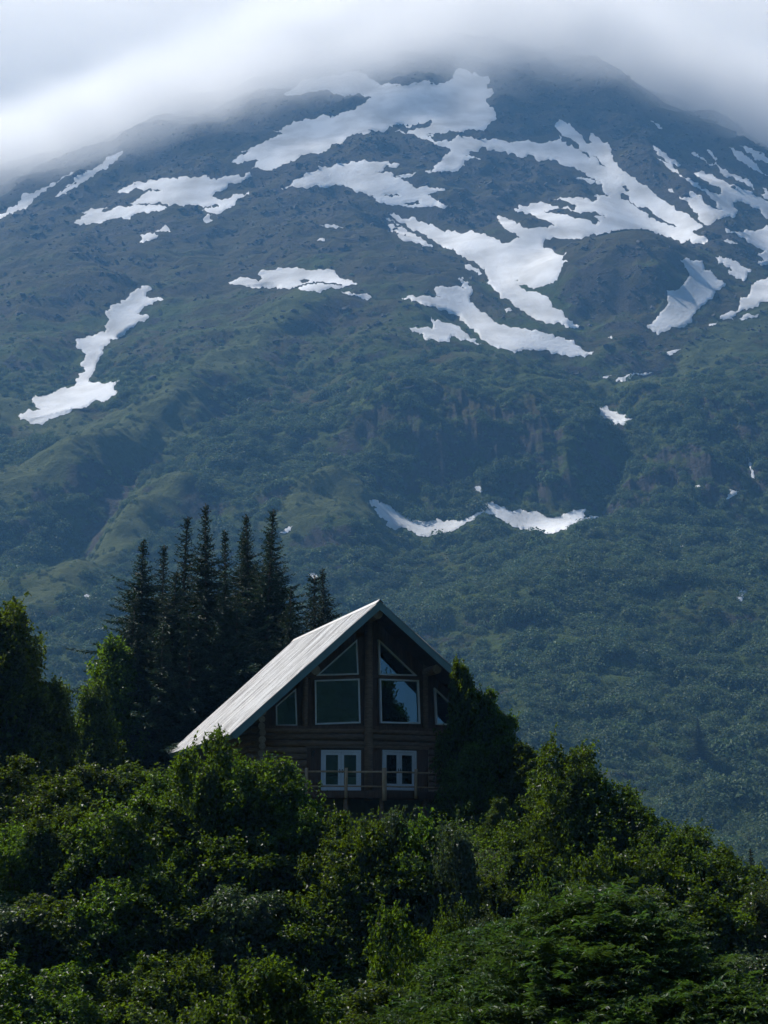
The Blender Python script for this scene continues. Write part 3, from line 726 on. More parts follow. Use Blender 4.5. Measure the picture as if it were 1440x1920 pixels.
def broadleaf(seed, height, radius, n_lobes, sprigs, leaf=0.11, base_frac=0.12, shoots=14, top_narrow=0.5, mat='leaf', per=7, lobe=(0.24, 0.40), reach=(0.45, 0.95)):
    """crown of leafy lobes carried on forked stems; origin at the ground; returns crown mesh, stem mesh"""
    r = np.random.default_rng(seed)
    lobes = []
    for i in range(n_lobes):
        h = (i + 0.5) / n_lobes
        hh = base_frac + (1 - base_frac) * h ** 0.8
        R = radius * (1 - top_narrow * h ** 1.6) * (0.62 + 0.38 * math.sin(math.pi * min(1, 0.35 + h * 0.65)))
        a = i * 2.399 + r.uniform(-0.5, 0.5); d = R * r.uniform(*reach)
        lr = radius * r.uniform(*lobe) * (1 - 0.3 * h)
        lobes.append((np.array([math.cos(a) * d, math.sin(a) * d, hh * height - lr * 0.7]), lr))
    pos = []; nrm = []; axs = []
    for c, lr in lobes:
        nsub = int(9 * (lr / radius / 0.32) ** 1.3) + 3
        sd = r.normal(size=(nsub, 3)); sd[:, 2] = sd[:, 2] * 0.7 + 0.5; sd /= np.linalg.norm(sd, axis=1, keepdims=True)
        for u_ in sd:
            sr = lr * r.uniform(0.22, 0.48)
            sc_ = c + u_ * lr * r.uniform(0.55, 1.12) * np.array([1, 1, 0.85])
            k = max(4, int(sprigs / 6.5 * (sr / lr / 0.35) ** 1.6))
            d = r.normal(size=(k, 3)) + u_ * 0.7; d[:, 2] += 0.35
            d /= np.linalg.norm(d, axis=1, keepdims=True)
            sp = sc_ + d * (sr * (1 - 0.5 * r.random(k) ** 1.6))[:, None]
            tip = d * 0.7 + np.array([0, 0, 0.55]) + r.normal(size=d.shape) * 0.4
            tip /= np.linalg.norm(tip, axis=1, keepdims=True)
            for q in range(per):
                t = (q / per) * leaf * 2.6
                pos.append(sp + tip * t + r.normal(size=d.shape) * leaf * 0.42); axs.append(tip * 0.5 + r.normal(size=d.shape) * 0.6)
                nrm.append(np.array([0, 0, 0.8]) + d * 0.5 + r.normal(size=d.shape) * 0.5)
    for s in range(shoots):
        c, lr = lobes[r.integers(len(lobes) // 3, len(lobes))]
        d = np.array([r.normal() * 0.5, r.normal() * 0.5, 1.0]); d /= np.linalg.norm(d)
        k = 24; L = r.uniform(0.3, 1.0) * (height / 4.5) ** 0.5
        t = r.random(k)[:, None]
        p = c + d * lr * 0.85 + d * t * L + r.normal(size=(k, 3)) * leaf * 0.6 * (1.2 - t)
        pos.append(p); axs.append(r.normal(size=(k, 3)) + d * 0.6); nrm.append(r.normal(size=(k, 3)) * 0.6 + np.array([0, 0, 0.8]))
    # sparse inner leaves that keep the crown's heart closed
    k = int(n_lobes * sprigs * 1.3)
    a = r.random(k) * 6.283; hh = r.random(k); rr = radius * 0.78 * np.sqrt(r.random(k)) * (1 - 0.55 * top_narrow * hh)
    pos.append(np.stack([np.cos(a) * rr, np.sin(a) * rr, height * 0.80 * hh], 1)); axs.append(r.normal(size=(k, 3))); nrm.append(r.normal(size=(k, 3)) + np.array([0, 0, 0.6]))
    pos = np.concatenate(pos); nrm = np.concatenate(nrm); axs = np.concatenate(axs)
    n = len(pos)
    L = leaf * r.uniform(0.7, 1.3, n); L[-k:] *= 1.5
    v, q = leaf_quads(pos, nrm, L, L * r.uniform(0.6, 0.85, n), r, axs)
    crown = leaf_mesh('crown', v, q, M[mat], r.random(n))
    parts = []
    for c, lr in lobes:
        b = np.array([r.normal() * 0.12 * radius, r.normal() * 0.12 * radius, -0.25])
        m1 = b * 0.6 + c * 0.4 + r.normal(size=3) * 0.1 * radius; m1[2] = c[2] * 0.45
        r0 = 0.008 * height * r.uniform(0.7, 1.1) + 0.01
        parts.append(tube([b, m1, c], [r0, r0 * 0.75, r0 * 0.3], 5))
    sv, sf = merge(parts)
    return crown, mesh_py('stems', sv, sf, M['bark'], True)

def spruce(seed, H, Rmax, dens=1.0, lead=1.6):
    r = np.random.default_rng(seed)
    P0 = []; AX = []; LN = []; WD = []; NR = []
    tubes = []
    lean = r.normal(size=2) * 0.012 * H
    def trunk_at(h):
        k = h / H
        return np.array([lean[0] * k * k, lean[1] * k * k, h])
    d = 0.25
    side = r.uniform(0.75, 1.25, 7)
    while d < H * 0.93:
        h = H - d
        R = (0.12 + 0.16 * d) if d < lead * 1.6 else (0.12 + 0.256 * lead + (Rmax - 0.12 - 0.256 * lead) * min(1, ((d - lead * 1.6) / (H * 0.60)) ** 0.85))
        nb = 5 if d < lead else int(r.integers(5, 8))
        a0 = r.random() * 6.28
        for b in range(nb):
            a = a0 + b * 2 * math.pi / nb + r.normal() * 0.25
            L = R * r.uniform(0.45, 1.25) * side[int((a % 6.283) / 6.284 * 7)]
            if r.random() < 0.09: L *= 1.35
            up = 0.75 - 0.95 * min(1, d / (0.45 * H)) + r.normal() * 0.1
            dirh = np.array([math.cos(a), math.sin(a), 0])
            base = trunk_at(h + r.normal() * 0.06)
            k = max(4, int(L / 0.085 * dens))
            t = np.linspace(0.06, 1, k)
            sag = -0.16 * L * (t - t * t * 0.55) * (1 if d > lead else 0.0) + 0.12 * L * t ** 3
            p = base + dirh * (L * t)[:, None] * 0.97 + np.array([0, 0, 1]) * (L * t * math.tan(up) * 0.55 + sag)[:, None]
            perp = np.array([-dirh[1], dirh[0], 0])
            if L > 0.5:
                tubes.append(tube([p[0], p[len(p) // 2], p[-1]], [0.012 + 0.006 * L, 0.010, 0.004], 3, False))
            for sgn in (-1, 1, 0):
                ln = (0.13 + 0.24 * min(L, 2.2) * (1 - t) ** 0.8 * 0.62) * r.uniform(0.7, 1.25, k)
                ax = dirh * r.uniform(0.5, 1.0, (k, 1)) + perp * sgn * r.uniform(0.5, 1.0, (k, 1)) + np.array([0, 0, 1]) * r.normal(0.0 if sgn else -0.5, 0.28, (k, 1))
                if sgn == 0: ln = ln * 0.7
                P0.append(p + r.normal(size=p.shape) * 0.02); AX.append(ax); LN.append(ln); WD.append(np.clip(ln * 0.40, 0.06, 0.16))
                NR.append(np.array([0, 0, 1.0]) + r.normal(size=p.shape) * 0.55)
        d += (0.17 + 0.016 * d) if d < 6 else 0.30
    k = 30
    t = np.linspace(H - 0.7, H, k)
    P0.append(np.stack([lean[0] * (t / H) ** 2, lean[1] * (t / H) ** 2, t], 1)); AX.append(r.normal(size=(k, 3)) * 0.6 + np.array([0, 0, 1])); LN.append(np.full(k, 0.12)); WD.append(np.full(k, 0.05)); NR.append(r.normal(size=(k, 3)))
    P0 = np.concatenate(P0); AX = np.concatenate(AX); LN = np.concatenate(LN); WD = np.concatenate(WD); NR = np.concatenate(NR)
    v, q = leaf_quads(P0, NR, LN, WD, r, AX)
    crown = leaf_mesh('crown', v, q, M['needle'], r.random(len(q)))
    hs = np.linspace(-0.3, H, 9)
    tv, tf = tube([trunk_at(max(h, 0)) + np.array([0, 0, min(h, 0)]) for h in hs], [0.011 * H * (1 - 0.96 * max(h, 0) / H) + 0.012 for h in hs], 7)
    tv, tf = merge([(tv, tf)] + tubes)
    return crown, mesh_py('trunk', tv, tf, M['bark'], True)

def plant(name, meshes, loc, rz, scale, label, cat, group=None, part_names=('crown', 'stems')):
    o = empty(name, loc, rz)
    o.scale = scale if isinstance(scale, tuple) else (scale,) * 3
    for me_, pn in zip(meshes, part_names): obj(pn, me_, o)
    tag(o, label, cat, group)
    return o

# ------------------------------------------------------------------ the log cabin
TH = math.radians(16.5)
PK = at(712, 1127, 98.0)                                    # front tip of the ridge
UU = np.array([-math.sin(TH), math.cos(TH), 0.0])           # along the ridge, away from the viewer
EE = np.array([math.cos(TH), math.sin(TH), 0.0])            # to the right of the cabin
KK = np.array([0, 0, 1.0])
def H(e, u, k): return PK + EE * e + UU * u + KK * k        # cabin coordinates -> world
cabin_base = H(0, 8, 0); cabin_base[2] = ground_h(cabin_base[0], cabin_base[1])
cabin = empty('log_cabin', tuple(cabin_base))
tag(cabin, 'two storey log cabin with metal roof, tall gable windows and a deck', 'cabin')
def part(name, V, F, mat, parent=None, smooth=False):
    """world-space vertices -> mesh object parented under the cabin (or one of its parts)"""
    V = [np.asarray(v, float) for v in V]
    me_ = mesh_py(name, [v - cabin_base for v in V], F, mat, smooth)
    return obj(name, me_, cabin if parent is None else parent)
def prism(poly, depth):
    """extrude a planar polygon (list of world points) by the vector depth"""
    n = len(poly); V = [np.asarray(p) for p in poly] + [np.asarray(p) + depth for p in poly]
    F = [tuple(range(n))[::-1], tuple(range(n, 2 * n))] + [(i, (i + 1) % n, n + (i + 1) % n, n + i) for i in range(n)]
    return V, F
def corner(px, py, u_hint, sgn):
    """eave corner from its pixel: point of the vertical plane u = u_hint"""
    d = ray(px, py); t = (PK + UU * u_hint) @ UU / (d @ UU)
    q = d * t - PK
    return q @ EE, q @ KK
SL = 0.8                                                     # eaves set back behind the ridge tip
eL, kL = corner(435, 1375, SL, -1)
eR, kR = corner(972, 1363, SL, 1)
RL = 18.4                                                    # ridge length
# roof planes: ridge line (0,u,0), eave lines (eL,u,kL) and (eR,u,kR)
def roof_pt(side, s, u, up=0.0):
    """s 0 at ridge .. 1 at eave; up = height above the plane along its normal"""
    e, k = (eL, kL) if side < 0 else (eR, kR)
    nx, nz = (-k, e) if side > 0 else (k, -e)
    l = math.hypot(nx, nz)
    if s <= 1e-4: return H(0, u, up * l / abs(e))            # mitred at the ridge
    return H(e * s + up * abs(nx) / l * (1 if e > 0 else -1), u, k * s + up * abs(nz) / l)
def slab(side, name, d0, d1, mat, inset=0.06, u_end=RL):
    V = []
    for d in (d0, d1):
        V += [roof_pt(side, 0.0, inset, d), roof_pt(side, 1 - inset / 8, SL + inset, d), roof_pt(side, 1 - inset / 8, u_end - inset, d), roof_pt(side, 0.0, u_end - inset, d)]
    F = [(0, 1, 2, 3), (7, 6, 5, 4), (0, 4, 5, 1), (1, 5, 6, 2), (2, 6, 7, 3), (3, 7, 4, 0)]
    return part(name, V, F, mat)
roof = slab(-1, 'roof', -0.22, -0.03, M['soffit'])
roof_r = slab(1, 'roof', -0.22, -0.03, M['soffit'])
# ribbed metal sheets, each a piece of its own
def sheet(side, u0, u1, parent):
    V = []; F = []; uv = []
    prof = []
    w = u1 - u0
    for k in range(4):                                       # four ribs per sheet
        c = (k + 0.5) / 4 * w
        prof += [(c - 0.055, 0.0), (c - 0.022, 0.032), (c + 0.022, 0.032), (c + 0.055, 0.0)]
    prof = [(0.004, 0.0)] + prof + [(w - 0.004, 0.0)]
    S = [0.0, 0.25, 0.5, 0.75, 1.01]
    for s in S:
        for (q, h) in prof:
            uu = u0 + q
            # the front edge of the roof runs back from the ridge tip to the eaves
            u_front = SL * s
            u_ = max(uu, u_front - 0.03)
            V.append(roof_pt(side, s, u_, 0.004 + h + 0.006 * math.sin(uu * 9 + s * 7))); uv.append((uu, s * 10))
    n = len(prof)
    for i in range(len(S) - 1):
        for j in range(n - 1):
            F.append((i * n + j, (i + 1) * n + j, (i + 1) * n + j + 1, i * n + j + 1) if side < 0 else (i * n + j, i * n + j + 1, (i + 1) * n + j + 1, (i + 1) * n + j))
    o = part('roof_panel', V, F, M['roof'], parent)
    ul = o.data.uv_layers.new(name='UVMap')
    for lp in o.data.loops: ul.data[lp.index].uv = uv[lp.vertex_index]
    return o
for side, par in ((-1, roof), (1, roof_r)):
    u = -0.02
    while u < RL - 0.05:
        sheet(side, u, min(u + 0.92, RL + 0.02), par); u += 0.92
# ridge cap
part('ridge_cap', [H(0, -0.04, 0.10), H(0, RL + 0.04, 0.10), roof_pt(-1, 0.022, RL + 0.04, 0.05), roof_pt(-1, 0.022, -0.04, 0.05), roof_pt(1, 0.022, RL + 0.04, 0.05), roof_pt(1, 0.022, -0.04, 0.05)],
     [(0, 3, 2, 1), (0, 1, 4, 5)], M['roof'], roof)
# fascia boards on the front rakes, back rakes and the eaves
def fascia(side, u_r, u_e, back=False):
    V = []
    for s, u in ((-0.002 if not back else 0.0, u_r), (1.004, u_e)):
        for up in (0.0, -0.34):
            for t in (0.0, 0.05):
                V.append(roof_pt(side, s, u + t, up))
    F = [(0, 4, 6, 2), (1, 3, 7, 5), (0, 1, 5, 4), (2, 6, 7, 3), (0, 2, 3, 1), (4, 5, 7, 6)]
    return part('fascia_board', V, F, M['fascia'])
fascia(-1, 0.0, SL); fascia(1, 0.0, SL)
fascia(-1, RL, RL, True); fascia(1, RL, RL, True)
for side in (-1, 1):
    V = []
    for u in (SL + 0.05, RL - 0.01):
        for s in (1.004, 1.010):
            for up in (-0.012, -0.26): V.append(roof_pt(side, s, u, up))
    part('eave_board', V, [(0, 1, 3, 2), (4, 6, 7, 5), (0, 2, 6, 4), (1, 5, 7, 3), (0, 4, 5, 1), (2, 3, 7, 6)], M['fascia'])
# soffit planks under the front overhang
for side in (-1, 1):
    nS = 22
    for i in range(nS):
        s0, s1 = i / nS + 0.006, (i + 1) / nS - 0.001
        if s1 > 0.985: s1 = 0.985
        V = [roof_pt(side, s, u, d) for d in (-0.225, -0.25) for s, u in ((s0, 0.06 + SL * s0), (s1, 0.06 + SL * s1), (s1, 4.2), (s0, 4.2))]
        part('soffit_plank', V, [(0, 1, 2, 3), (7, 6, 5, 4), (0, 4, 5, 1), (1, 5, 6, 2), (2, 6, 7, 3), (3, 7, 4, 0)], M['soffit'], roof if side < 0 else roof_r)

# prow shaped front wall: two faces meeting at the centre post
PW = math.radians(12)
W0 = H(0, 2.1, 0)
DL = -math.cos(PW) * EE + math.sin(PW) * UU
DR = math.cos(PW) * EE + math.sin(PW) * UU
NL = np.cross(DL, KK); NL = NL if NL[1] < 0 else -NL        # outward normals (towards the viewer)
NRm = np.cross(DR, KK); NRm = NRm if NRm[1] < 0 else -NRm
def on_wall(side, px, py, out=0.0):
    n = NL if side < 0 else NRm
    d = ray(px, py); t = ((W0 + n * out) @ n) / (d @ n)
    q = d * t - W0
    return q @ (DL if side < 0 else DR), q @ KK              # along-face distance from the centre line, height below the ridge
def wp(side, a, k, out=0.0):
    return W0 + (DL if side < 0 else DR) * a + KK * k + (NL if side < 0 else NRm) * out
aL_end = on_wall(-1, 487, 1390)[0]
aR_end = on_wall(1, 905, 1390)[0]
_, k_floor = on_wall(-1, 640, 1483)
_, k_sill = on_wall(-1, 632, 1362)
def roof_under(side, a):
    q = wp(side, a, 0) - PK
    e = q @ EE
    return (e / eL * kL if e < 0 else e / eR * kR) - 0.33
k_base = ground_h(*(wp(-1, 0, 0)[:2])) - PK[2] - 0.3
# backing panels that close the gable (thin, behind logs and boards)
for side, aend in ((-1, aL_end), (1, aR_end)):
    poly = [wp(side, 0, k_floor - 0.4, -0.16), wp(side, aend, k_floor - 0.4, -0.16), wp(side, aend, roof_under(side, aend), -0.16), wp(side, 0, roof_under(side, 0), -0.16)]
    part('gable_wall', *prism(poly, (NL if side < 0 else NRm) * -0.12), M['plank'])
    # vertical boards of the gable, between posts
    k0 = k_sill - 0.02
    n = int(aend / 0.30)
    for i in range(n):
        a0, a1 = i * aend / n + 0.006, (i + 1) * aend / n - 0.006
        t0, t1 = roof_under(side, a0), roof_under(side, a1)
        if max(t0, t1) < k0 + 0.1: continue
        poly = [wp(side, a0, k0, -0.15), wp(side, a1, k0, -0.15), wp(side, a1, max(t1, k0 + 0.02), -0.15), wp(side, a0, max(t0, k0 + 0.02), -0.15)]
        part('gable_board', *prism(poly, (NL if side < 0 else NRm) * (0.035 + 0.004 * (i % 3))), M['plank'])
def log(p, q, r0, r1=None, name='wall_log', mat=None, n=10, parent=None, seg=4):
    r1 = r1 or r0
    p = np.asarray(p); q = np.asarray(q)
    rj = np.random.default_rng(int(abs(p[0] * 131 + p[2] * 717 + q[1] * 37)) % 99991)
    pts = [p + (q - p) * t + rj.normal(size=3) * 0.008 for t in np.linspace(0, 1, seg)]
    rad = [(r0 + (r1 - r0) * t) * rj.uniform(0.97, 1.04) for t in np.linspace(0, 1, seg)]
    V, F = tube(pts, rad, n)
    V = [np.array(v) for v in V]
    o = part(name, V, F, mat or M['log'], parent, False)
    me_ = o.data
    me_.materials.append(M['log_end'])
    for pl in me_.polygons:
        if len(pl.vertices) == n: pl.material_index = 1
        else: pl.use_smooth = True
    return o
LR = 0.185
# horizontal log courses of both faces, interrupted by the doors lower down
door_px = {-1: (601, 676), 1: (716, 779)}
zc = k_sill - LR - 0.02
courses = []
while zc > k_floor - 0.35:
    courses.append(zc); zc -= 0.345
k_door_top = on_wall(-1, 640, 1404)[1]
for side, aend in ((-1, aL_end), (1, aR_end)):
    a_d0 = on_wall(side, door_px[side][1] if side < 0 else door_px[side][0], 1445)[0]
    a_d1 = on_wall(side, door_px[side][0] if side < 0 else door_px[side][1], 1445)[0]
    for i, k in enumerate(courses):
        ext = 0.42 + 0.16 * (i % 2)
        if k - LR * 0.5 > k_door_top:
            log(wp(side, 0.18, k), wp(side, aend + ext, k), LR)
        else:
            log(wp(side, a_d1 + 0.72, k), wp(side, aend + ext, k), LR)
    # plank surround beside and between the doors
    for (b0, b1) in ((0.16, a_d0 - 0.03), (a_d1 + 0.03, a_d1 + 0.74)):
        n = max(2, int((b1 - b0) / 0.2))
        for j in range(n):
            c0, c1 = b0 + (b1 - b0) * j / n + 0.004, b0 + (b1 - b0) * (j + 1) / n - 0.004
            poly = [wp(side, c0, k_floor - 0.3, 0.0), wp(side, c1, k_floor - 0.3, 0.0), wp(side, c1, k_door_top + 0.08, 0.0), wp(side, c0, k_door_top + 0.08, 0.0)]
            part('door_surround_board', *prism(poly, (NL if side < 0 else NRm) * (0.08 + 0.006 * (j % 2))), M['plank'])
    # header beam over the doors
    poly = [wp(side, 0.17, k_door_top + 0.04, 0.0), wp(side, a_d1 + 0.76, k_door_top + 0.04, 0.0), wp(side, a_d1 + 0.76, k_door_top + 0.30, 0.0), wp(side, 0.17, k_door_top + 0.30, 0.0)]
    part('header_beam', *prism(poly, (NL if side < 0 else NRm) * 0.155), M['log'])
    # sill beam under the gable windows
    poly = [wp(side, 0.17, k_sill - 0.13, 0.0), wp(side, aend - 0.1, k_sill - 0.13, 0.0), wp(side, aend - 0.1, k_sill + 0.02, 0.0), wp(side, 0.17, k_sill + 0.02, 0.0)]
    part('sill_beam', *prism(poly, (NL if side < 0 else NRm) * 0.19), M['plank'])
    # rail between triangle window and the big one
    kt = on_wall(side, 640 if side < 0 else 740, 1270)[1]
    aw = on_wall(side, 588 if side < 0 else 786, 1270)[0]
    poly = [wp(side, 0.2, kt - 0.07, -0.1), wp(side, aw + 0.2, kt - 0.07, -0.1), wp(side, aw + 0.2, kt + 0.07, -0.1), wp(side, 0.2, kt + 0.07, -0.1)]
    part('transom_beam', *prism(poly, (NL if side < 0 else NRm) * 0.13), M['plank'])
# posts
log(H(0, 2.02, k_floor - 0.5), H(0, 2.02, -0.30), 0.235, 0.21, 'centre_post', seg=6)
for side, px in ((-1, 572), (1, 797)):
    a = on_wall(side, px, 1330)[0]
    log(wp(side, a, k_sill, 0.06), wp(side, a, roof_under(side, a) + 0.1, 0.06), 0.15, 0.14, 'gable_post')
# side walls: log courses running back, their ends showing at the corners
for side, aend in ((-1, aL_end), (1, aR_end)):
    c = wp(side, aend, 0)
    for i, k in enumerate(courses):
        kk = k + 0.172
        s = c + KK * kk - UU * (0.5 + 0.14 * (i % 2))
        log(s, c + KK * kk + UU * 13.6, LR)
    for j in range(3):
        kk = courses[0] + 0.172 + 0.345 * (j + 1)
        if kk < roof_under(side, aend) + 0.25:
            log(c + KK * kk - UU * (0.45 + 0.3 * j), c + KK * kk + UU * 13.6, LR)
# purlin ends under the front overhang
log(H(0, 0.35, -0.62), H(0, 5.0, -0.62), 0.27, name='ridge_purlin')
for side, px, py in ((-1, 591, 1257), (1, 818, 1255)):
    d = ray(px, py); t = (PK + UU * 1.2) @ UU / (d @ UU); q = d * t - PK
    log(H(q @ EE, 1.1, q @ KK), H(q @ EE, 5.5, q @ KK), 0.25, name='purlin')
# foundation skirt and back wall
part('back_wall', *prism([H(eL * 0.82, 16.2, k_base), H(eR * 0.82, 16.2, k_base), H(eR * 0.82, 16.2, kR * 0.86), H(0, 16.2, -0.3), H(eL * 0.82, 16.2, kL * 0.86)], UU * 0.2), M['plank'])
for side, aend in ((-1, aL_end), (1, aR_end)):
    poly = [wp(side, 0, k_base, -0.1), wp(side, aend, k_base, -0.1), wp(side, aend, k_floor - 0.42, -0.1), wp(side, 0, k_floor - 0.42, -0.1)]
    part('foundation', *prism(poly, (NL if side < 0 else NRm) * -0.25), M['stone'])
    c0, c1 = wp(side, aend, k_base, -0.12), wp(side, aend, k_base, -0.12) + UU * 13
    part('foundation', *prism([c0, c1, c1 + KK * (k_floor - 0.45 - k_base), c0 + KK * (k_floor - 0.45 - k_base)], EE * (0.25 if side < 0 else -0.25)), M['stone'])

# windows: white frame ring and a pane
def window(side, pts, name='window', parent=None, fw=0.085, out0=-0.06, depth=0.16, label=None):
    P2 = [np.array(on_wall(side, *p)) for p in pts]
    c = sum(P2) / len(P2)
    n = len(P2)
    # inset polygon by fw
    area = sum(P2[i][0] * P2[(i + 1) % n][1] - P2[(i + 1) % n][0] * P2[i][1] for i in range(n))
    if area < 0: P2 = P2[::-1]
    ins = []
    for i in range(n):
        a, b, d = P2[i - 1], P2[i], P2[(i + 1) % n]
        e1 = (b - a) / np.linalg.norm(b - a); e2 = (d - b) / np.linalg.norm(d - b)
        n1 = np.array([-e1[1], e1[0]]); n2 = np.array([-e2[1], e2[0]])
        m = n1 + n2; m = m / (m @ n1)
        ins.append(b + m * fw)
    V = []
    for q, o in ((P2, out0), (P2, out0 + depth), (ins, out0 + depth), (ins, out0 + 0.02)):
        V += [wp(side, p[0], p[1], o) for p in q]
    F = []
    for ring in range(3):
        for i in range(n):
            j = (i + 1) % n
            F.append((ring * n + i, ring * n + j, (ring + 1) * n + j, (ring + 1) * n + i))
    root = part(name, V, F, M['trim'], parent)
    poly = [wp(side, p[0], p[1], out0 + 0.05) for p in ins]
    part('pane', *prism(poly, (NL if side < 0 else NRm) * -0.02), M['glass'], root)
    return root
window(-1, [(592.5, 1267.5), (672.3, 1265), (669.5, 1199)], fw=0.07)
window(-1, [(590, 1275.5), (674, 1272.5), (676, 1356), (591, 1359)], fw=0.08)
window(-1, [(517, 1324), (555, 1291), (557.5, 1361), (517.5, 1362)], fw=0.07)
window(1, [(708.7, 1199), (710, 1266), (781, 1267.5)], fw=0.07)
window(1, [(710.5, 1272.5), (784, 1275.5), (787, 1357.5), (712.5, 1356)], fw=0.08)
window(1, [(813.7, 1289.5), (817, 1359), (852, 1360), (851, 1325)], fw=0.07)
# french doors: frame, two leaves each with pane and handle
def french_door(side, x0, x1, yt, yb):
    a0, kt = on_wall(side, x0, yt); a1, kb = on_wall(side, x1, yb)
    a0, a1 = min(a0, a1), max(a0, a1)
    n = NL if side < 0 else NRm
    def box2(b0, b1, k0, k1, o0, o1): return prism([wp(side, b0, k0, o0), wp(side, b1, k0, o0), wp(side, b1, k1, o0), wp(side, b0, k1, o0)], n * (o1 - o0))
    j = 0.09
    Vs = [box2(a0, a0 + j, kb, kt, 0.0, 0.13), box2(a1 - j, a1, kb, kt, 0.0, 0.13), box2(a0 + j, a1 - j, kt - j, kt, 0.0, 0.13), box2(a0 + j, a1 - j, kb, kb + 0.05, 0.0, 0.12)]
    frame = part('door_frame', *merge(Vs), M['trim'])
    mid = (a0 + a1) / 2
    for (b0, b1, inner) in ((a0 + j + 0.006, mid - 0.006, mid - 0.07), (mid + 0.006, a1 - j - 0.006, mid + 0.07)):
        st = 0.15
        Vs = [box2(b0, b0 + st, kb + 0.06, kt - j - 0.01, 0.02, 0.085), box2(b1 - st, b1, kb + 0.06, kt - j - 0.01, 0.02, 0.085),
              box2(b0 + st, b1 - st, kt - j - 0.01 - st, kt - j - 0.01, 0.02, 0.085), box2(b0 + st, b1 - st, kb + 0.06, kb + 0.33, 0.02, 0.085)]
        leaf_ = part('door', *merge(Vs), M['trim'])
        part('pane', *box2(b0 + st, b1 - st, kb + 0.33, kt - j - 0.01 - st, 0.035, 0.055), M['glass'], leaf_)
        hv = [box2(inner - 0.022, inner + 0.022, kb + 0.93, kb + 1.12, 0.085, 0.10), box2(inner - 0.012, inner + 0.012, kb + 1.0, kb + 1.025, 0.10, 0.14), box2(inner - 0.06, inner + 0.06, kb + 1.0, kb + 1.025, 0.14, 0.16)]
        part('handle', *merge(hv), M['brass'], leaf_)
french_door(-1, 602, 676.5, 1406.5, 1483.5)
french_door(1, 715.5, 779, 1406, 1482.5)
# wall lantern left of the left doors
la, lk = on_wall(-1, 586.5, 1413)
c = wp(-1, la, lk, 0.2)
lv = [tube([c - KK * 0.16, c - KK * 0.12, c + KK * 0.08, c + KK * 0.10, c + KK * 0.17], [0.03, 0.06, 0.075, 0.09, 0.015], 8), tube([wp(-1, la, lk + 0.08, 0.08), wp(-1, la, lk + 0.16, 0.15), c + KK * 0.16], [0.02, 0.015, 0.012], 5)]
part('wall_lantern', *merge([([np.array(v) for v in V], F) for V, F in lv]), M['brass'])

# deck with log posts and rails, front following the prow
deck = part('deck', [H(0, 0, -20)] * 3, [(0, 1, 2)], M['plank'])
k_deck = k_floor - 0.06
D0u = -0.15
def dk(side, a, k, out=0.0):                                 # point on the deck's front line
    n = NL if side < 0 else NRm
    return H(0, D0u, k) + (DL if side < 0 else DR) * a + n * out
def on_deck(side, px):
    n = NL if side < 0 else NRm
    d = ray(px, 1465); t = (H(0, D0u, 0) @ n) / (d @ n)
    return (d * t - H(0, D0u, 0)) @ (DL if side < 0 else DR)
shift = on_deck(1, 720)                                      # centre rail post stands a little right of the prow line
EL_, ER_ = on_deck(-1, 545), on_deck(1, 905)
deck_boards = []
bpv = bpf = None
oldme = deck.data
# floor boards
nb_ = 17
first = True
for i in range(nb_):
    o0 = -2.15 + i * 2.12 / nb_
    o1 = o0 + 2.12 / nb_ - 0.008
    for side, ae in ((-1, EL_), (1, ER_)):
        n = NL if side < 0 else NRm
        V = [dk(side, 0, k_deck - d, o) if False else dk(side, a, k_deck - d, o) for d in (0.04, 0.0) for a, o in ((0.0, o0), (ae, o0), (ae, o1), (0.0, o1))]
        part('deck_board', V, [(0, 1, 2, 3), (7, 6, 5, 4), (0, 4, 5, 1), (1, 5, 6, 2), (2, 6, 7, 3), (3, 7, 4, 0)], M['plank'], deck)
# rim boards make the deck's own mesh
rim = []
for side, ae in ((-1, EL_), (1, ER_)):
    n = NL if side < 0 else NRm
    rim.append(prism([dk(side, 0, k_deck - 0.36, -0.03), dk(side, ae, k_deck - 0.36, -0.03), dk(side, ae, k_deck - 0.045, -0.03), dk(side, 0, k_deck - 0.045, -0.03)], n * 0.05))
    for a in np.arange(0.6, ae, 1.2):
        rim.append(prism([dk(side, a, k_deck - 0.30, -2.1), dk(side, a + 0.06, k_deck - 0.30, -2.1), dk(side, a + 0.06, k_deck - 0.045, -2.1), dk(side, a, k_deck - 0.045, -2.1)], n * 2.06))
rv, rf = merge(rim)
deck.data = mesh_py('deck', [np.asarray(v) - cabin_base for v in rv], rf, M['plank'])
bpy.data.meshes.remove(oldme)
rail_posts = {-1: [575, 649], 1: [720, 779, 845, 903]}
pts_by = {-1: [], 1: []}
for side in (-1, 1):
    for px in rail_posts[side]:
        a = on_deck(side, px)
        big_ = px == 720
        log(dk(side, a, k_deck - 0.38 - (0.12 if big_ else 0), 0.05), dk(side, a, k_deck + 1.12, 0.05), 0.125 if big_ else 0.085, name='rail_post', mat=M['rail'], parent=deck)
        pts_by[side].append(a)
chain = [(-1, EL_)] + [(-1, a) for a in pts_by[-1]] + [(1, a) for a in pts_by[1]]
for (s0, a0), (s1, a1) in zip(chain[:-1], chain[1:]):
    for hh, rr in ((0.93, 0.05), (0.20, 0.04)):
        log(dk(s0, a0, k_deck + hh, 0.05), dk(s1, a1, k_deck + hh + 0.01, 0.05), rr, name='rail', mat=M['rail'], parent=deck, n=7, seg=3)
# posts carrying the deck
for side, px in ((-1, 560), (-1, 649), (1, 720), (1, 800), (1, 900)):
    a = on_deck(side, px); b = dk(side, a, k_base, -0.25)
    b[2] = ground_h(b[0], b[1]) - 0.2
    log(b, dk(side, a, k_deck - 0.30, -0.25), 0.13, name='support_post', parent=deck)

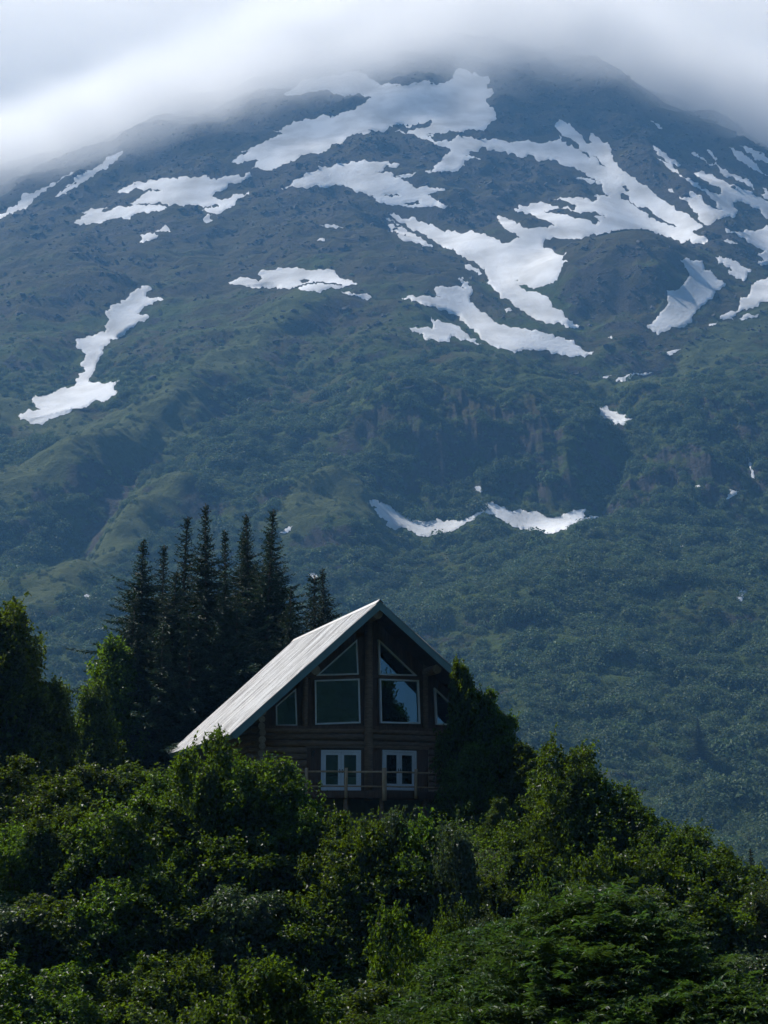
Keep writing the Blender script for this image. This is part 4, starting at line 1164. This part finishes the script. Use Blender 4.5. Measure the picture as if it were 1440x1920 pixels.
# ------------------------------------------------------------------ spruces behind the cabin
SPR = [spruce(101, 20.0, 4.3, lead=1.9), spruce(102, 18.0, 4.4, lead=1.2), spruce(103, 19.0, 3.9, lead=2.6), spruce(104, 12.0, 2.8, lead=1.4)]
SPR_H = [20.0, 18.0, 19.0, 12.0]
def place_spruce(px, py, Y, var, label, rz, group='spruces behind the cabin', wide=1.0, base_z=None):
    tip = at(px, py, Y)
    bz = ground_h(tip[0], tip[1]) if base_z is None else base_z
    s = (tip[2] - bz) / SPR_H[var]
    return plant('spruce_tree', SPR[var], (tip[0], tip[1], float(bz)), rz, (s * wide * 1.12, s * wide * 1.12, s), label, 'spruce', group, ('crown', 'trunk'))
for a in [
 (267, 1010, 124, 1, 'dark spruce at the left end of the clump behind the cabin', 0.3, 'spruces behind the cabin', 1.15),
 (302, 1020, 131, 2, 'dark spruce second from the left in the clump, half hidden', 2.0, 'spruces behind the cabin', 1.0),
 (338, 968, 127, 2, 'tall slim dark spruce left of the tallest one', 1.1, 'spruces behind the cabin', 1.05),
 (392, 942, 122, 0, 'tallest dark spruce of the clump, with a ragged open top', 4.0, 'spruces behind the cabin', 0.9),
 (430, 992, 132, 2, 'thin topped dark spruce just right of the tallest one', 3.3, 'spruces behind the cabin', 0.9),
 (478, 965, 128, 0, 'left one of the twin pointed spruces near the clump right end', 5.1, 'spruces behind the cabin', 0.95),
 (498, 955, 124, 2, 'right one of the twin pointed spruces near the clump right end', 0.9, 'spruces behind the cabin', 1.05),
 (468, 1000, 135, 1, 'dark spruce just behind the twin pointed spruces', 2.7, 'spruces behind the cabin', 1.0),
 (522, 1000, 126, 1, 'dark wide spruce closing the clump at its right end', 2.2, 'spruces behind the cabin', 1.1),
 (588, 1078, 136, 3, 'small thin spruce just over the roof, left of its twin', 0.5, 'spruces behind the cabin', 1.25),
 (617, 1066, 134, 1, 'small bushy spruce peeking over the cabin roof', 1.5, 'spruces behind the cabin', 0.9),
 (360, 1150, 119, 3, 'low dark spruce in front of the tall clump near the roof', 3.0, 'spruces behind the cabin', 1.6),
 (450, 1140, 120, 3, 'low dark spruce filling the clump beside the roof edge', 1.9, 'spruces behind the cabin', 1.7),
 (300, 1170, 118, 3, 'low dark spruce at the left foot of the clump', 5.2, 'spruces behind the cabin', 1.6),
 (318, 1075, 121, 1, 'shaggy dark spruce filling the clump below the slim tall one', 4.4, 'spruces behind the cabin', 1.1),
 (420, 1085, 120, 1, 'shaggy dark spruce in front of the tallest one', 0.2, 'spruces behind the cabin', 1.15),
 (540, 1105, 122, 1, 'shaggy dark spruce touching the roof at the clump right end', 3.9, 'spruces behind the cabin', 1.0),
 (242, 1120, 120, 1, 'shaggy dark spruce on the outer left of the clump', 5.6, 'spruces behind the cabin', 1.0),
 (1408, 1592, 112, 3, 'small dark spruce at the right edge behind the bushes', 1.0, 'spruces standing apart', 1.1),
]: place_spruce(*a)
# the spruce that the right-hand panes mirror, outside the picture
place_spruce(2250, 1440, 71, 0, 'tall spruce standing off to the right of the cabin', 0.7, 'spruces standing apart', 1.0)
# single conifers standing in the thicket of the far slope
for px, py, pb, wd, label in [(1313, 1345, 1440, 1.5, 'blue dark conifer alone in the thicket low on the right slope'), (843, 1305, 1345, 1.3, 'small faint conifer in the thicket right of the roof'),
                              (247, 1225, 1300, 1.4, 'faint blue conifer on the slope between the left trees'), (860, 1215, 1250, 1.2, 'tiny faint conifer high in the thicket right of the ridge')]:
    q = cast(px, pb)
    if q is None: q = np.array(at(px, pb, 900.0)[:2])
    zb = float(height_at(np.array([q[0]]), np.array([q[1]]))[0])
    tip = at(px, py, q[1]); s = (tip[2] - zb) / SPR_H[0]
    plant('spruce_tree', SPR[0], (q[0], q[1], zb), 1.3 * px, (s * wd, s * wd, s), label, 'conifer', 'conifers on the far slope', ('crown', 'trunk'))

# ------------------------------------------------------------------ broadleaf trees and shrubs
BRO = [broadleaf(200 + i, 4.6, 2.3, 16 + i % 5, 84, leaf=0.135, shoots=60, per=7, lobe=(0.18, 0.48), reach=(0.35, 1.1)) for i in range(8)]
BRO += [broadleaf(220 + i, 4.2, 2.0, 18, 85, leaf=0.12, shoots=40, mat='leaf_dull', per=8) for i in range(2)]
BIG = [broadleaf(240, 11.0, 3.9, 50, 78, leaf=0.23, base_frac=0.06, shoots=34, top_narrow=0.75, lobe=(0.2, 0.34)),
       broadleaf(241, 9.0, 2.9, 40, 72, leaf=0.20, base_frac=0.05, shoots=30, top_narrow=0.8, lobe=(0.22, 0.36)),
       broadleaf(242, 8.5, 3.2, 42, 80, leaf=0.20, base_frac=0.03, shoots=90, top_narrow=0.6, lobe=(0.14, 0.38), reach=(0.3, 1.25))]
BIG_H = [11.0, 9.0, 8.5]
def place_shrub(px, py, Y, w, var, label, group='shrubs on the slope below the cabin', name='shrub', sink=0.35):
    tip = at(px, py, Y)
    bz = float(ground_h(tip[0], tip[1])) - sink
    hgt = 4.6 if var < 8 else 4.2; rad = 2.35 if var < 8 else 2.1
    sz = max(0.35, (tip[2] - bz) / (hgt * 1.04)); sx = 1.15 * w / rad / 2
    return plant(name, BRO[var], (tip[0], tip[1], bz), px * 0.37 + Y, (sx, sx, sz), label, 'shrub', group)
def place_tree(px, py, Y, var, wide, label, sink=0.3):
    tip = at(px, py, Y); bz = float(ground_h(tip[0], tip[1])) - sink
    s = (tip[2] - bz) / (BIG_H[var] * 1.02)
    return plant('broadleaf_tree', BIG[var], (tip[0], tip[1], bz), px * 0.21, (s * wide, s * wide, s), label, 'tree', 'leafy trees around the cabin')
place_tree(18, 1140, 100, 0, 0.78, 'tall leafy tree cut by the left edge of the picture')
place_tree(108, 1285, 101, 1, 0.72, 'smaller leafy tree leaning against the tall left edge tree')
place_tree(-60, 1220, 104, 1, 1.0, 'leafy tree mostly outside the left edge')
place_tree(214, 1205, 118, 0, 0.72, 'sunlit leafy tree at the left foot of the spruce clump')
place_tree(180, 1290, 112, 1, 0.75, 'low leafy tree between the left tree and the spruces')
place_tree(866, 1250, 98, 2, 0.42, 'slim leafy sapling with a lit top before the cabin right corner')
place_tree(905, 1303, 98, 2, 0.62, 'dark leafy tree under the right eave of the cabin')
place_tree(947, 1345, 97.5, 2, 0.72, 'dark leafy tree before the outer end of the right eave')
place_tree(985, 1400, 96, 2, 0.82, 'dark leafy tree just past the tip of the right eave')
place_tree(1012, 1450, 94, 2, 0.95, 'dark leafy tree in shade right of the cabin')
place_tree(935, 1500, 91.5, 2, 1.0, 'black leafy tree in the cabin shadow below the dark right trees')
place_tree(1005, 1545, 90, 2, 0.95, 'black leafy tree between the shadow pocket and the bright right shrubs')
place_tree(965, 1600, 86, 2, 0.95, 'black leafy tree lowest in the shadow pocket')
place_tree(885, 1400, 95.5, 2, 0.85, 'low dark leafy tree hiding the right end of the deck')
SHRUBS = [
 # back row, against the cabin and along the skyline
 (20, 1430, 88, 5.0, 0, 'sunlit shrub at the left edge under the tall leafy tree'),
 (105, 1462, 86, 4.6, 1, 'sunlit shrub under the smaller left leafy tree'),
 (185, 1440, 90, 4.4, 2, 'sunlit shrub below the gap between left tree and spruces'),
 (255, 1440, 92, 4.4, 3, 'shrub below the left foot of the spruce clump'),
 (312, 1452, 87, 3.8, 4, 'shrub just under the lower left tip of the roof'),
 (388, 1392, 84, 3.8, 5, 'tall bright shrub overlapping the lower edge of the metal roof'),
 (452, 1425, 85, 4.0, 6, 'bright shrub in front of the cabin left log corner'),
 (510, 1432, 84, 4.2, 7, 'bright shrub left of the deck, before the log wall'),
 (550, 1488, 83, 3.6, 0, 'bright shrub touching the left end of the deck'),
 (625, 1532, 82, 3.4, 1, 'sunny shrub top under the left part of the deck'),
 (680, 1545, 80, 3.6, 2, 'sunny shrub top under the middle of the deck'),
 (735, 1528, 81, 3.2, 8, 'sunny shrub with upright shoots under the thick deck post'),
 (790, 1545, 80, 3.4, 3, 'sunny shrub under the right deck post'),
 (845, 1552, 79, 3.4, 9, 'pale willow shrub at the edge of the cabin shadow'),
 (900, 1640, 84, 3.0, 4, 'black shaded shrub at the foot of the dark right tree'),
 (1000, 1575, 88, 3.4, 5, 'black shaded shrub between the dark trees and bright shrubs'),
 (1060, 1396, 87, 3.9, 6, 'bright pointed shrub, highest on the right skyline'),
 (1105, 1450, 86, 3.8, 7, 'bright shrub just right of the highest right shrub'),
 (1150, 1485, 86, 3.8, 0, 'sunlit shrub on the descending right skyline, third from its top'),
 (1205, 1520, 85, 4.0, 1, 'sunlit shrub halfway down the right skyline'),
 (1290, 1552, 87, 3.4, 2, 'pointed shrub with a thin top on the lower right skyline'),
 (1255, 1575, 83, 4.0, 3, 'broad sunlit shrub below the middle of the right skyline'),
 (1335, 1600, 84, 4.2, 4, 'sunlit shrub low on the right skyline near the small spruce'),
 (1400, 1638, 82, 4.4, 5, 'sunlit shrub at the low end of the right skyline'),
 (1450, 1660, 78, 4.2, 9, 'pale willow shrub cut by the right edge'),
 # second row
 (35, 1555, 76, 4.6, 6, 'shrub at the left edge in the second row down'),
 (130, 1540, 77, 4.6, 7, 'glossy shrub second from the left edge in the second row'),
 (225, 1525, 76, 4.6, 0, 'glossy shrub below the spruce clump in the second row'),
 (310, 1535, 74, 4.6, 1, 'glossy dark shrub straight below the roof lower tip'),
 (400, 1515, 76, 4.6, 2, 'large shaded shrub below the bright roof edge shrub'),
 (480, 1545, 74, 4.4, 3, 'shaded shrub left of and below the deck'),
 (560, 1560, 75, 4.2, 4, 'sunlit shrub below the left end of the deck'),
 (625, 1600, 73, 3.8, 5, 'yellow green shrub below the left deck door'),
 (705, 1600, 73, 4.0, 6, 'yellow green shrub straight below the thick deck post'),
 (785, 1620, 72, 3.8, 7, 'yellow green shrub at the rim of the black shadow'),
 (850, 1720, 70, 2.4, 0, 'sparse shrub with lit tips inside the black shadow'),
 (935, 1740, 66, 2.0, 1, 'low shrub with lit tips above the fern mound'),
 (1035, 1715, 80, 2.8, 2, 'black shrub in the cabin shadow below the highest right shrub'),
 (1130, 1600, 80, 3.6, 3, 'dark shrub with a lit rim below the right skyline'),
 (1195, 1610, 76, 3.8, 4, 'shrub with lit left side in the middle of the right slope'),
 (1290, 1665, 76, 4.2, 5, 'shrub below the broad sunlit one on the right slope'),
 (1375, 1710, 74, 4.2, 6, 'shrub near the right edge below the low skyline end'),
 # third row and front
 (20, 1690, 64, 4.2, 8, 'greyish willow shrub low at the left edge'),
 (110, 1665, 66, 4.2, 7, 'dark shrub low on the left, second from the edge'),
 (200, 1655, 66, 4.2, 0, 'dark shrub low on the left, third from the edge'),
 (295, 1650, 65, 4.2, 1, 'shrub with a flat lit top in the lower left middle'),
 (370, 1700, 62, 3.8, 2, 'shrub with spreading lit branches in the lower left middle'),
 (465, 1665, 68, 3.4, 8, 'grey green willow shrub sunk in the dark hollow'),
 (590, 1690, 64, 3.6, 3, 'yellow lit shrub right of the dark hollow'),
 (665, 1710, 63, 3.6, 4, 'shrub right of the yellow lit one near the bottom'),
 (760, 1730, 64, 3.4, 5, 'dark shrub left of the fern mound'),
 (60, 1800, 52, 3.6, 6, 'shrub in the bottom left corner'),
 (160, 1790, 53, 3.6, 7, 'dark shrub at the bottom, second from the left corner'),
 (265, 1800, 52, 3.6, 0, 'dark shrub at the bottom, third from the left corner'),
 (360, 1820, 50, 3.4, 1, 'shrub at the bottom left of the middle'),
 (510, 1805, 52, 3.4, 2, 'sunlit rounded shrub at the bottom left of the fern mound'),
 (600, 1840, 50, 3.2, 3, 'low shrub at the bottom below the yellow lit one'),
 (720, 1850, 51, 3.2, 4, 'low dark shrub at the bottom beside the fern mound'),
 (130, 1885, 43, 2.8, 5, 'low yellow green shrub cut by the bottom edge on the left'),
 (330, 1890, 43, 2.8, 6, 'low shrub cut by the bottom edge below the left middle'),
 (1160, 1790, 66, 3.0, 7, 'black shrub in the hollow right of the fern mound'),
 (1255, 1790, 64, 3.2, 0, 'dark shrub in the hollow, nearer the right edge'),
 (1420, 1790, 62, 3.6, 9, 'pale lit shrub low at the right edge'),
 (1340, 1830, 58, 3.2, 1, 'dark shrub low on the right beyond the ferns'),
 (1425, 1870, 50, 2.8, 2, 'shrub in the bottom right corner'),
 (835, 1775, 50, 1.8, 3, 'small leafy bush on the left shoulder of the fern mound'),
 (1005, 1668, 55, 2.2, 4, 'small leafy bush on top of the fern mound'),
 (1090, 1725, 54, 2.0, 5, 'small leafy bush on the right shoulder of the fern mound'),
 (905, 1720, 53, 1.7, 9, 'small pale willow on the crest of the fern mound'),
 (1215, 1830, 49, 1.8, 6, 'small leafy bush at the right foot of the fern mound'),
]
for (px, py, Y, w, var, label) in SHRUBS:
    if 'fern mound' not in label and Y < 78.5:                 # the hill falls away steeply below the back row
        Y2 = 86.0 - (py - 1430.0) * 14.0 / 490.0
        w *= Y2 / Y * random.uniform(0.85, 1.2); Y = Y2 + random.uniform(-1.5, 1.5); py += random.uniform(-22, 22)
    place_shrub(px, py, Y, w, var, label)

# low undergrowth between the shrubs
r = np.random.default_rng(77)
n = 62000
uy = r.uniform(40, 96, n); ux = (r.random(n) - 0.5) * 2 * (uy * 0.215)
uy[-20000:] = r.uniform(72, 92, 20000); ux[-20000:] = r.uniform(2.5, 12, 20000)
keep = (np.hypot((ux - 4.4) / 4.0, (uy - 47) / 6.5) > 0.9) & ~((np.abs(ux + 1) < 7) & (uy > 92))
ux, uy = ux[keep], uy[keep]; n = len(ux)
clump = 0.5 + 0.5 * fbm(ux / 1.1, uy / 1.1, 3, 33)
uz = ground_h(ux, uy) + r.random(n) ** 0.7 * (0.3 + 1.7 * clump.clip(0, 1))
L = r.uniform(0.09, 0.17, n)
v, q = leaf_quads(np.stack([ux, uy, uz], 1), r.normal(size=(n, 3)) * 0.5 + np.array([0, 0, 1.0]), L, L * 0.65, r, r.normal(size=(n, 3)))
under = obj('undergrowth', leaf_mesh('undergrowth', v, q, M['leaf'], r.random(n)))
tag(under, 'low leafy undergrowth covering the hill between the shrubs', 'undergrowth', kind='stuff')

# ------------------------------------------------------------------ geometry-node scatter
def scatter(name, pts, rot, scl, sources, label, cat):
    """one mesh of points; every point carries a copy of one of the sources (kept outside the scene's view as plain meshes)"""
    me_ = bpy.data.meshes.new(name)
    me_.vertices.add(len(pts)); me_.vertices.foreach_set('co', np.asarray(pts, np.float32).ravel())
    a = me_.attributes.new('rot', 'FLOAT_VECTOR', 'POINT'); a.data.foreach_set('vector', np.asarray(rot, np.float32).ravel())
    a = me_.attributes.new('scl', 'FLOAT_VECTOR', 'POINT'); a.data.foreach_set('vector', np.asarray(scl, np.float32).ravel())
    a = me_.attributes.new('pick', 'INT', 'POINT'); a.data.foreach_set('value', np.random.default_rng(3).integers(0, len(sources), len(pts)).astype(np.int32))
    o = obj(name, me_)
    coll = bpy.data.collections.new(name + '_sources')
    for i, s in enumerate(sources):
        so = bpy.data.objects.new(name + '_source', s); coll.objects.link(so)
    ng = bpy.data.node_groups.new(name, 'GeometryNodeTree')
    ng.interface.new_socket('Geometry', in_out='INPUT', socket_type='NodeSocketGeometry')
    ng.interface.new_socket('Geometry', in_out='OUTPUT', socket_type='NodeSocketGeometry')
    N = ng.nodes; Lk = ng.links
    gi = N.new('NodeGroupInput'); go = N.new('NodeGroupOutput')
    ci = N.new('GeometryNodeCollectionInfo'); ci.inputs['Collection'].default_value = coll; ci.inputs['Separate Children'].default_value = True; ci.inputs['Reset Children'].default_value = True
    ip = N.new('GeometryNodeInstanceOnPoints'); ip.inputs['Pick Instance'].default_value = True
    def attr(nm, ty):
        x = N.new('GeometryNodeInputNamedAttribute'); x.data_type = ty; x.inputs['Name'].default_value = nm
        return [s_ for s_ in x.outputs if s_.enabled and s_.name == 'Attribute'][0]
    m2p = N.new('GeometryNodeMeshToPoints')
    Lk.new(gi.outputs[0], m2p.inputs[0]); Lk.new(m2p.outputs[0], ip.inputs['Points']); Lk.new(ci.outputs[0], ip.inputs['Instance'])
    Lk.new(attr('pick', 'INT'), ip.inputs['Instance Index'])
    er = N.new('FunctionNodeEulerToRotation'); Lk.new(attr('rot', 'FLOAT_VECTOR'), er.inputs[0]); Lk.new(er.outputs[0], ip.inputs['Rotation'])
    Lk.new(attr('scl', 'FLOAT_VECTOR'), ip.inputs['Scale'])
    Lk.new(ip.outputs[0], go.inputs[0])
    md = o.modifiers.new('scatter', 'NODES'); md.node_group = ng
    tag(o, label, cat, kind='stuff')
    return o

# ferns on the mound, lower right
def fern(seed):
    r = np.random.default_rng(seed); P = []; N_ = []; A = []; L = []
    K = 20
    for f in range(8):
        a = f * 2.4 + r.normal() * 0.3; ln = r.uniform(0.6, 1.05); up = r.uniform(0.8, 1.4)
        t = np.linspace(0.12, 1, K)
        d = np.array([math.cos(a), math.sin(a), 0]); pp = np.array([-d[1], d[0], 0])
        c = d * (ln * t * 0.85)[:, None] + np.array([0, 0, 1]) * (ln * up * (t - 0.6 * t * t))[:, None]
        for sg in (-1, 1):
            w = 0.19 * ln * np.sin(np.pi * np.clip(t * 0.88 + 0.1, 0, 1)) ** 0.7 + 0.015
            P.append(c); A.append(np.tile(pp * sg + d * 0.45 + np.array([0, 0, -0.2]), (K, 1)) + r.normal(size=(K, 3)) * 0.1); L.append(w); N_.append(np.tile(np.array([0, 0, 1.0]) - d * 0.3, (K, 1)) + r.normal(size=(K, 3)) * 0.3)
    P = np.concatenate(P); L = np.concatenate(L); n = len(P); A = np.concatenate(A)
    v, q = leaf_quads(P, np.concatenate(N_), L, np.full(n, 0.045), r, A)
    return leaf_mesh('fern', v, q, M['fern'], r.random(n))
r = np.random.default_rng(9)
n = 2300
fx = 4.6 + r.normal(size=n) * 2.9; fy = 46 + r.normal(size=n) * 3.6
keep = (fx > -1.5) & (fx < 11) & (fy > 38) & (fy < 54); fx, fy = fx[keep], fy[keep]
fz = ground_h(fx, fy) - 0.05
sc = r.uniform(0.7, 1.6, len(fx))
scatter('ferns', np.stack([fx, fy, fz], 1), np.stack([r.normal(size=len(fx)) * 0.15, r.normal(size=len(fx)) * 0.15, r.random(len(fx)) * 6.28], 1), np.stack([sc, sc, sc], 1), [fern(i) for i in (1, 2, 3)],
        'bright green ferns covering the low mound at the lower right', 'ferns')

# alder thicket on the far slope: too far and dense to count
def far_bush(seed, nl=230):
    r = np.random.default_rng(seed)
    d = r.normal(size=(nl, 3)); d[:, 2] = np.abs(d[:, 2]) * 0.9 - 0.12; d /= np.linalg.norm(d, axis=1, keepdims=True)
    rad = (1 - 0.4 * r.random(nl) ** 2) * (1 + 0.35 * pnoise(d[:, 0] * 1.9 + seed * 3, d[:, 1] * 1.9 + d[:, 2] * 1.7, seed))
    p = d * rad[:, None] * np.array([1, 1, 0.95])
    L = r.uniform(0.17, 0.34, nl)
    v, q = leaf_quads(p, d + np.array([0, 0, 0.6]) + r.normal(size=(nl, 3)) * 0.4, L, L * 0.75, r, r.normal(size=(nl, 3)))
    return leaf_mesh('far_bush', v, q, M['thicket'], r.random(nl))
r = np.random.default_rng(21)
cellA = np.abs(np.gradient(GX, axis=0) * np.gradient(GY, axis=1))
vis_T = np.maximum.accumulate(MZ / GY, axis=1)
visible = (MZ + 9) / GY >= vis_T - 1e-9
infr = np.abs(np.arctan(TA)) < math.radians(13.9)
veg = (1 - sstep(400, 600, MZ + 70 * n_big + 30 * n_mid)) * (1 - 0.8 * sstep(1.1, 1.7, gz_y)) * (1 - 0.9 * np.clip(meadow * 1.5, 0, 1)) * (1 - scree) * np.clip(0.72 + 0.7 * n_big + 1.1 * fbm(GX / 22, GY / 17, 2, 95), 0.04 + 0.30 * (1 - sstep(260, 420, MZ)), 1)
upper = 0.10 * (1 - sstep(620, 900, MZ)) * np.clip(n_mid + 0.15, 0, 1)
dens = (veg / 15.0 + upper / 15.0) * cellA * visible * infr * (GY > 640)
cnt = r.poisson(dens)
ii, jj = np.nonzero(cnt)
rep = cnt[ii, jj]; ii = np.repeat(ii, rep); jj = np.repeat(jj, rep)
bx_ = GX[ii, jj] + r.normal(size=len(ii)) * 1.2; by_ = GY[ii, jj] + r.normal(size=len(ii)) * 1.2
zz = height_at(bx_, by_)
ppx, ppy = to_px(bx_, by_, zz)
ok = np.ones(len(ii), bool)
for loops in snow_loops_all:
    A = np.array(loops[0]); lo = A.min(0) - 4; hi = A.max(0) + 12
    c = np.nonzero((ppx > lo[0]) & (ppx < hi[0]) & (ppy > lo[1]) & (ppy < hi[1]))[0]
    if len(c):
        for dy in (0, -4, -9):
            ok[c] &= ~in_loops(loops, np.stack([ppx[c], ppy[c] + dy], 1))
bx_, by_, zz = bx_[ok], by_[ok], zz[ok]
vg = veg[ii, jj][ok]
size = r.uniform(2.0, 6.2, len(bx_)) * (0.40 + 0.70 * vg) * np.where(r.random(len(bx_)) < 0.06, 1.5, 1.0)
print('thicket bushes', len(bx_), 'summit', MZ.max())
scatter('thicket', np.stack([bx_, by_, zz - 0.15 * size], 1), np.stack([r.normal(size=len(bx_)) * 0.12, r.normal(size=len(bx_)) * 0.12, r.random(len(bx_)) * 6.28], 1),
        np.stack([size, size, size * r.uniform(0.8, 1.35, len(bx_))], 1), [far_bush(i) for i in (1, 2, 3, 4, 5)],
        'dense green alder thicket clothing the lower mountain slope', 'thicket')

# boulders and broken rock on the upper slope, far too many to count
M['boulder'] = noise_mat('boulder_rock', (0.030, 0.030, 0.032), (0.11, 0.105, 0.10), scale=0.5, rough=0.95, bump=0.5, bump_dist=0.4, obj_var=0.45)
def boulder(seed):
    r = np.random.default_rng(seed)
    V = []; n_, m_ = 7, 4
    for j in range(m_ + 1):
        th = math.pi * j / m_
        for i in range(n_):
            a = 2 * math.pi * (i + 0.5 * (j % 2)) / n_
            k = r.uniform(0.65, 1.2)
            V.append((k * math.sin(th) * math.cos(a), k * math.sin(th) * math.sin(a) * 0.8, k * 0.75 * math.cos(th)))
    F = [(j * n_ + i, (j + 1) * n_ + i, (j + 1) * n_ + (i + 1) % n_, j * n_ + (i + 1) % n_) for j in range(m_) for i in range(n_)]
    return mesh_py('boulder', V, F, M['boulder'])
r = np.random.default_rng(31)
band = fbm(GX / 55, GY / 16, 3, 130)
rk = np.clip(cov_r * 1.2 - 0.25 + 0.9 * band, 0, 1) ** 1.5 * sstep(380, 620, MZ)
cnt = r.poisson(rk / 16.0 * cellA * visible * infr)
ii, jj = np.nonzero(cnt); rep_ = cnt[ii, jj]; ii = np.repeat(ii, rep_); jj = np.repeat(jj, rep_)
keep = ~(blur(smask.astype(float), 1, 1)[ii, jj] > 0.02)
ii, jj = ii[keep], jj[keep]
qx_ = GX[ii, jj] + r.normal(size=len(ii)); qy_ = GY[ii, jj] + r.normal(size=len(ii))
sz = 0.5 + 1.1 * r.gamma(1.2, 0.7, len(ii)); sz = np.minimum(sz, 5.0)
print('boulders', len(ii))
scatter('rocks', np.stack([qx_, qy_, height_at(qx_, qy_)], 1), np.stack([r.normal(size=len(ii)) * 0.3, r.normal(size=len(ii)) * 0.3, r.random(len(ii)) * 6.28], 1),
        np.stack([sz * r.uniform(1, 2.2, len(ii)), sz, sz * r.uniform(0.5, 1.0, len(ii))], 1), [boulder(i) for i in range(4)],
        'broken grey rock strewn over the upper mountain slope', 'rocks')

# ------------------------------------------------------------------ haze and the cloud on the summit
def box_mesh(name, x0, x1, y0, y1, z0, z1, mat):
    V = [(x, y, z) for z in (z0, z1) for x, y in ((x0, y0), (x1, y0), (x1, y1), (x0, y1))]
    return mesh_py(name, V, [(3, 2, 1, 0), (4, 5, 6, 7), (0, 1, 5, 4), (1, 2, 6, 5), (2, 3, 7, 6), (3, 0, 4, 7)], mat)
def haze_material():
    m = bpy.data.materials.new('haze'); m.use_nodes = True
    nt = m.node_tree; nt.nodes.clear()
    out = nt.nodes.new('ShaderNodeOutputMaterial'); v = nt.nodes.new('ShaderNodeVolumePrincipled')
    v.inputs['Color'].default_value = (0.22, 0.54, 1.0, 1)
    v.inputs['Density'].default_value = 0.000113
    v.inputs['Anisotropy'].default_value = 0.2
    nt.links.new(v.outputs[0], out.inputs['Volume'])
    return m
gxm = 9000
haze = obj('haze', box_mesh('haze', -gxm, gxm, -4600, 4700, -60, 1480, haze_material()))
tag(haze, 'thin blue haze filling the air of the valley', 'haze', kind='stuff')

def cloud_material(which):
    m = bpy.data.materials.new('cloud'); m.use_nodes = True
    nt = m.node_tree; nt.nodes.clear(); N = nt.nodes; L = nt.links
    out = N.new('ShaderNodeOutputMaterial'); v = N.new('ShaderNodeVolumePrincipled')
    v.inputs['Color'].default_value = (0.985, 0.985, 0.985, 1)
    v.inputs['Anisotropy'].default_value = 0.4 if which == 'front' else 0.25
    tc = N.new('ShaderNodeTexCoord')
    sx = N.new('ShaderNodeSeparateXYZ'); L.new(tc.outputs['Object'], sx.inputs[0])
    nz = N.new('ShaderNodeTexNoise'); nz.inputs['Scale'].default_value = 0.0058; nz.inputs['Detail'].default_value = 6; nz.inputs['Roughness'].default_value = 0.55
    L.new(tc.outputs['Object'], nz.inputs['Vector'])
    def math_(op, a, b=None, c=None):
        x = N.new('ShaderNodeMath'); x.operation = op
        for i, s in enumerate((a, b, c)):
            if s is None: continue
            if isinstance(s, (int, float)): x.inputs[i].default_value = s
            else: L.new(s, x.inputs[i])
        return x.outputs[0]
    # the front veil hangs on the upper slope, lower towards both flanks; behind the summit the bank is deep
    def ramp(val, a, b, t0, t1):
        x = N.new('ShaderNodeMapRange'); x.interpolation_type = 'SMOOTHSTEP'
        x.inputs['From Min'].default_value = a; x.inputs['From Max'].default_value = b
        x.inputs['To Min'].default_value = t0; x.inputs['To Max'].default_value = t1
        L.new(val, x.inputs['Value']); return x.outputs[0]
    wob = math_('MULTIPLY', math_('SUBTRACT', nz.outputs['Fac'], 0.5), 270.0)
    xr = math_('SUBTRACT', sx.outputs[0], 230.0)
    ax = math_('ABSOLUTE', xr)
    base_f = math_('SUBTRACT', 1128.0, math_('MULTIPLY', math_('MULTIPLY', math_('POWER', math_('DIVIDE', ax, 600.0), 1.5), 172.0), ramp(xr, -80, 160, 1.0, 1.7)))
    up_f = math_('SUBTRACT', math_('ADD', sx.outputs[2], wob), base_f)
    # a skin of cloud about a hundred metres deep lying on the cone of the summit
    qx = math_('DIVIDE', math_('SUBTRACT', sx.outputs[0], 114.0), 1.58); qy = math_('SUBTRACT', sx.outputs[1], 3150.0)
    rho = math_('SQRT', math_('ADD', math_('MULTIPLY', qx, qx), math_('MULTIPLY', qy, qy)))
    shell = math_('SUBTRACT', sx.outputs[2], math_('MINIMUM', math_('SUBTRACT', 1485.0, math_('MULTIPLY', rho, 0.86)), 1392.0))
    front = math_('MULTIPLY', math_('MULTIPLY', ramp(up_f, 0, 160, 0, 0.012), ramp(math_('ADD', shell, wob), 60, 190, 1, 0)), ramp(sx.outputs[1], 2610, 2700, 0, 1))
    up_b = math_('SUBTRACT', math_('ADD', sx.outputs[2], wob), 980.0)
    top_b = math_('SUBTRACT', math_('ADD', sx.outputs[2], wob), math_('MULTIPLY', sx.outputs[1], 0.49))
    rear = math_('MULTIPLY', math_('MULTIPLY', ramp(up_b, 0, 200, 0, 0.0024), ramp(sx.outputs[1], 3120, 3420, 0, 1)), ramp(top_b, -60, 160, 1, 0))
    dens_ = front if which == 'front' else rear
    L.new(dens_, v.inputs['Density'])
    L.new(v.outputs[0], out.inputs['Volume'])
    m.cycles.volume_step_rate = 0.6 if which == 'front' else 0.8
    return m
veil = obj('cloud', box_mesh('cloud', -1100, 1100, 2600, 3300, 880, 1620, cloud_material('front')))
tag(veil, 'soft cloud veil wrapped round the mountain top and its shoulders', 'cloud', kind='stuff')
bank = obj('cloud_bank', box_mesh('cloud_bank', -1900, 1900, 3110, 6000, 960, 2800, cloud_material('rear')))
tag(bank, 'bright white cloud bank filling the sky behind the mountain', 'cloud', kind='stuff')
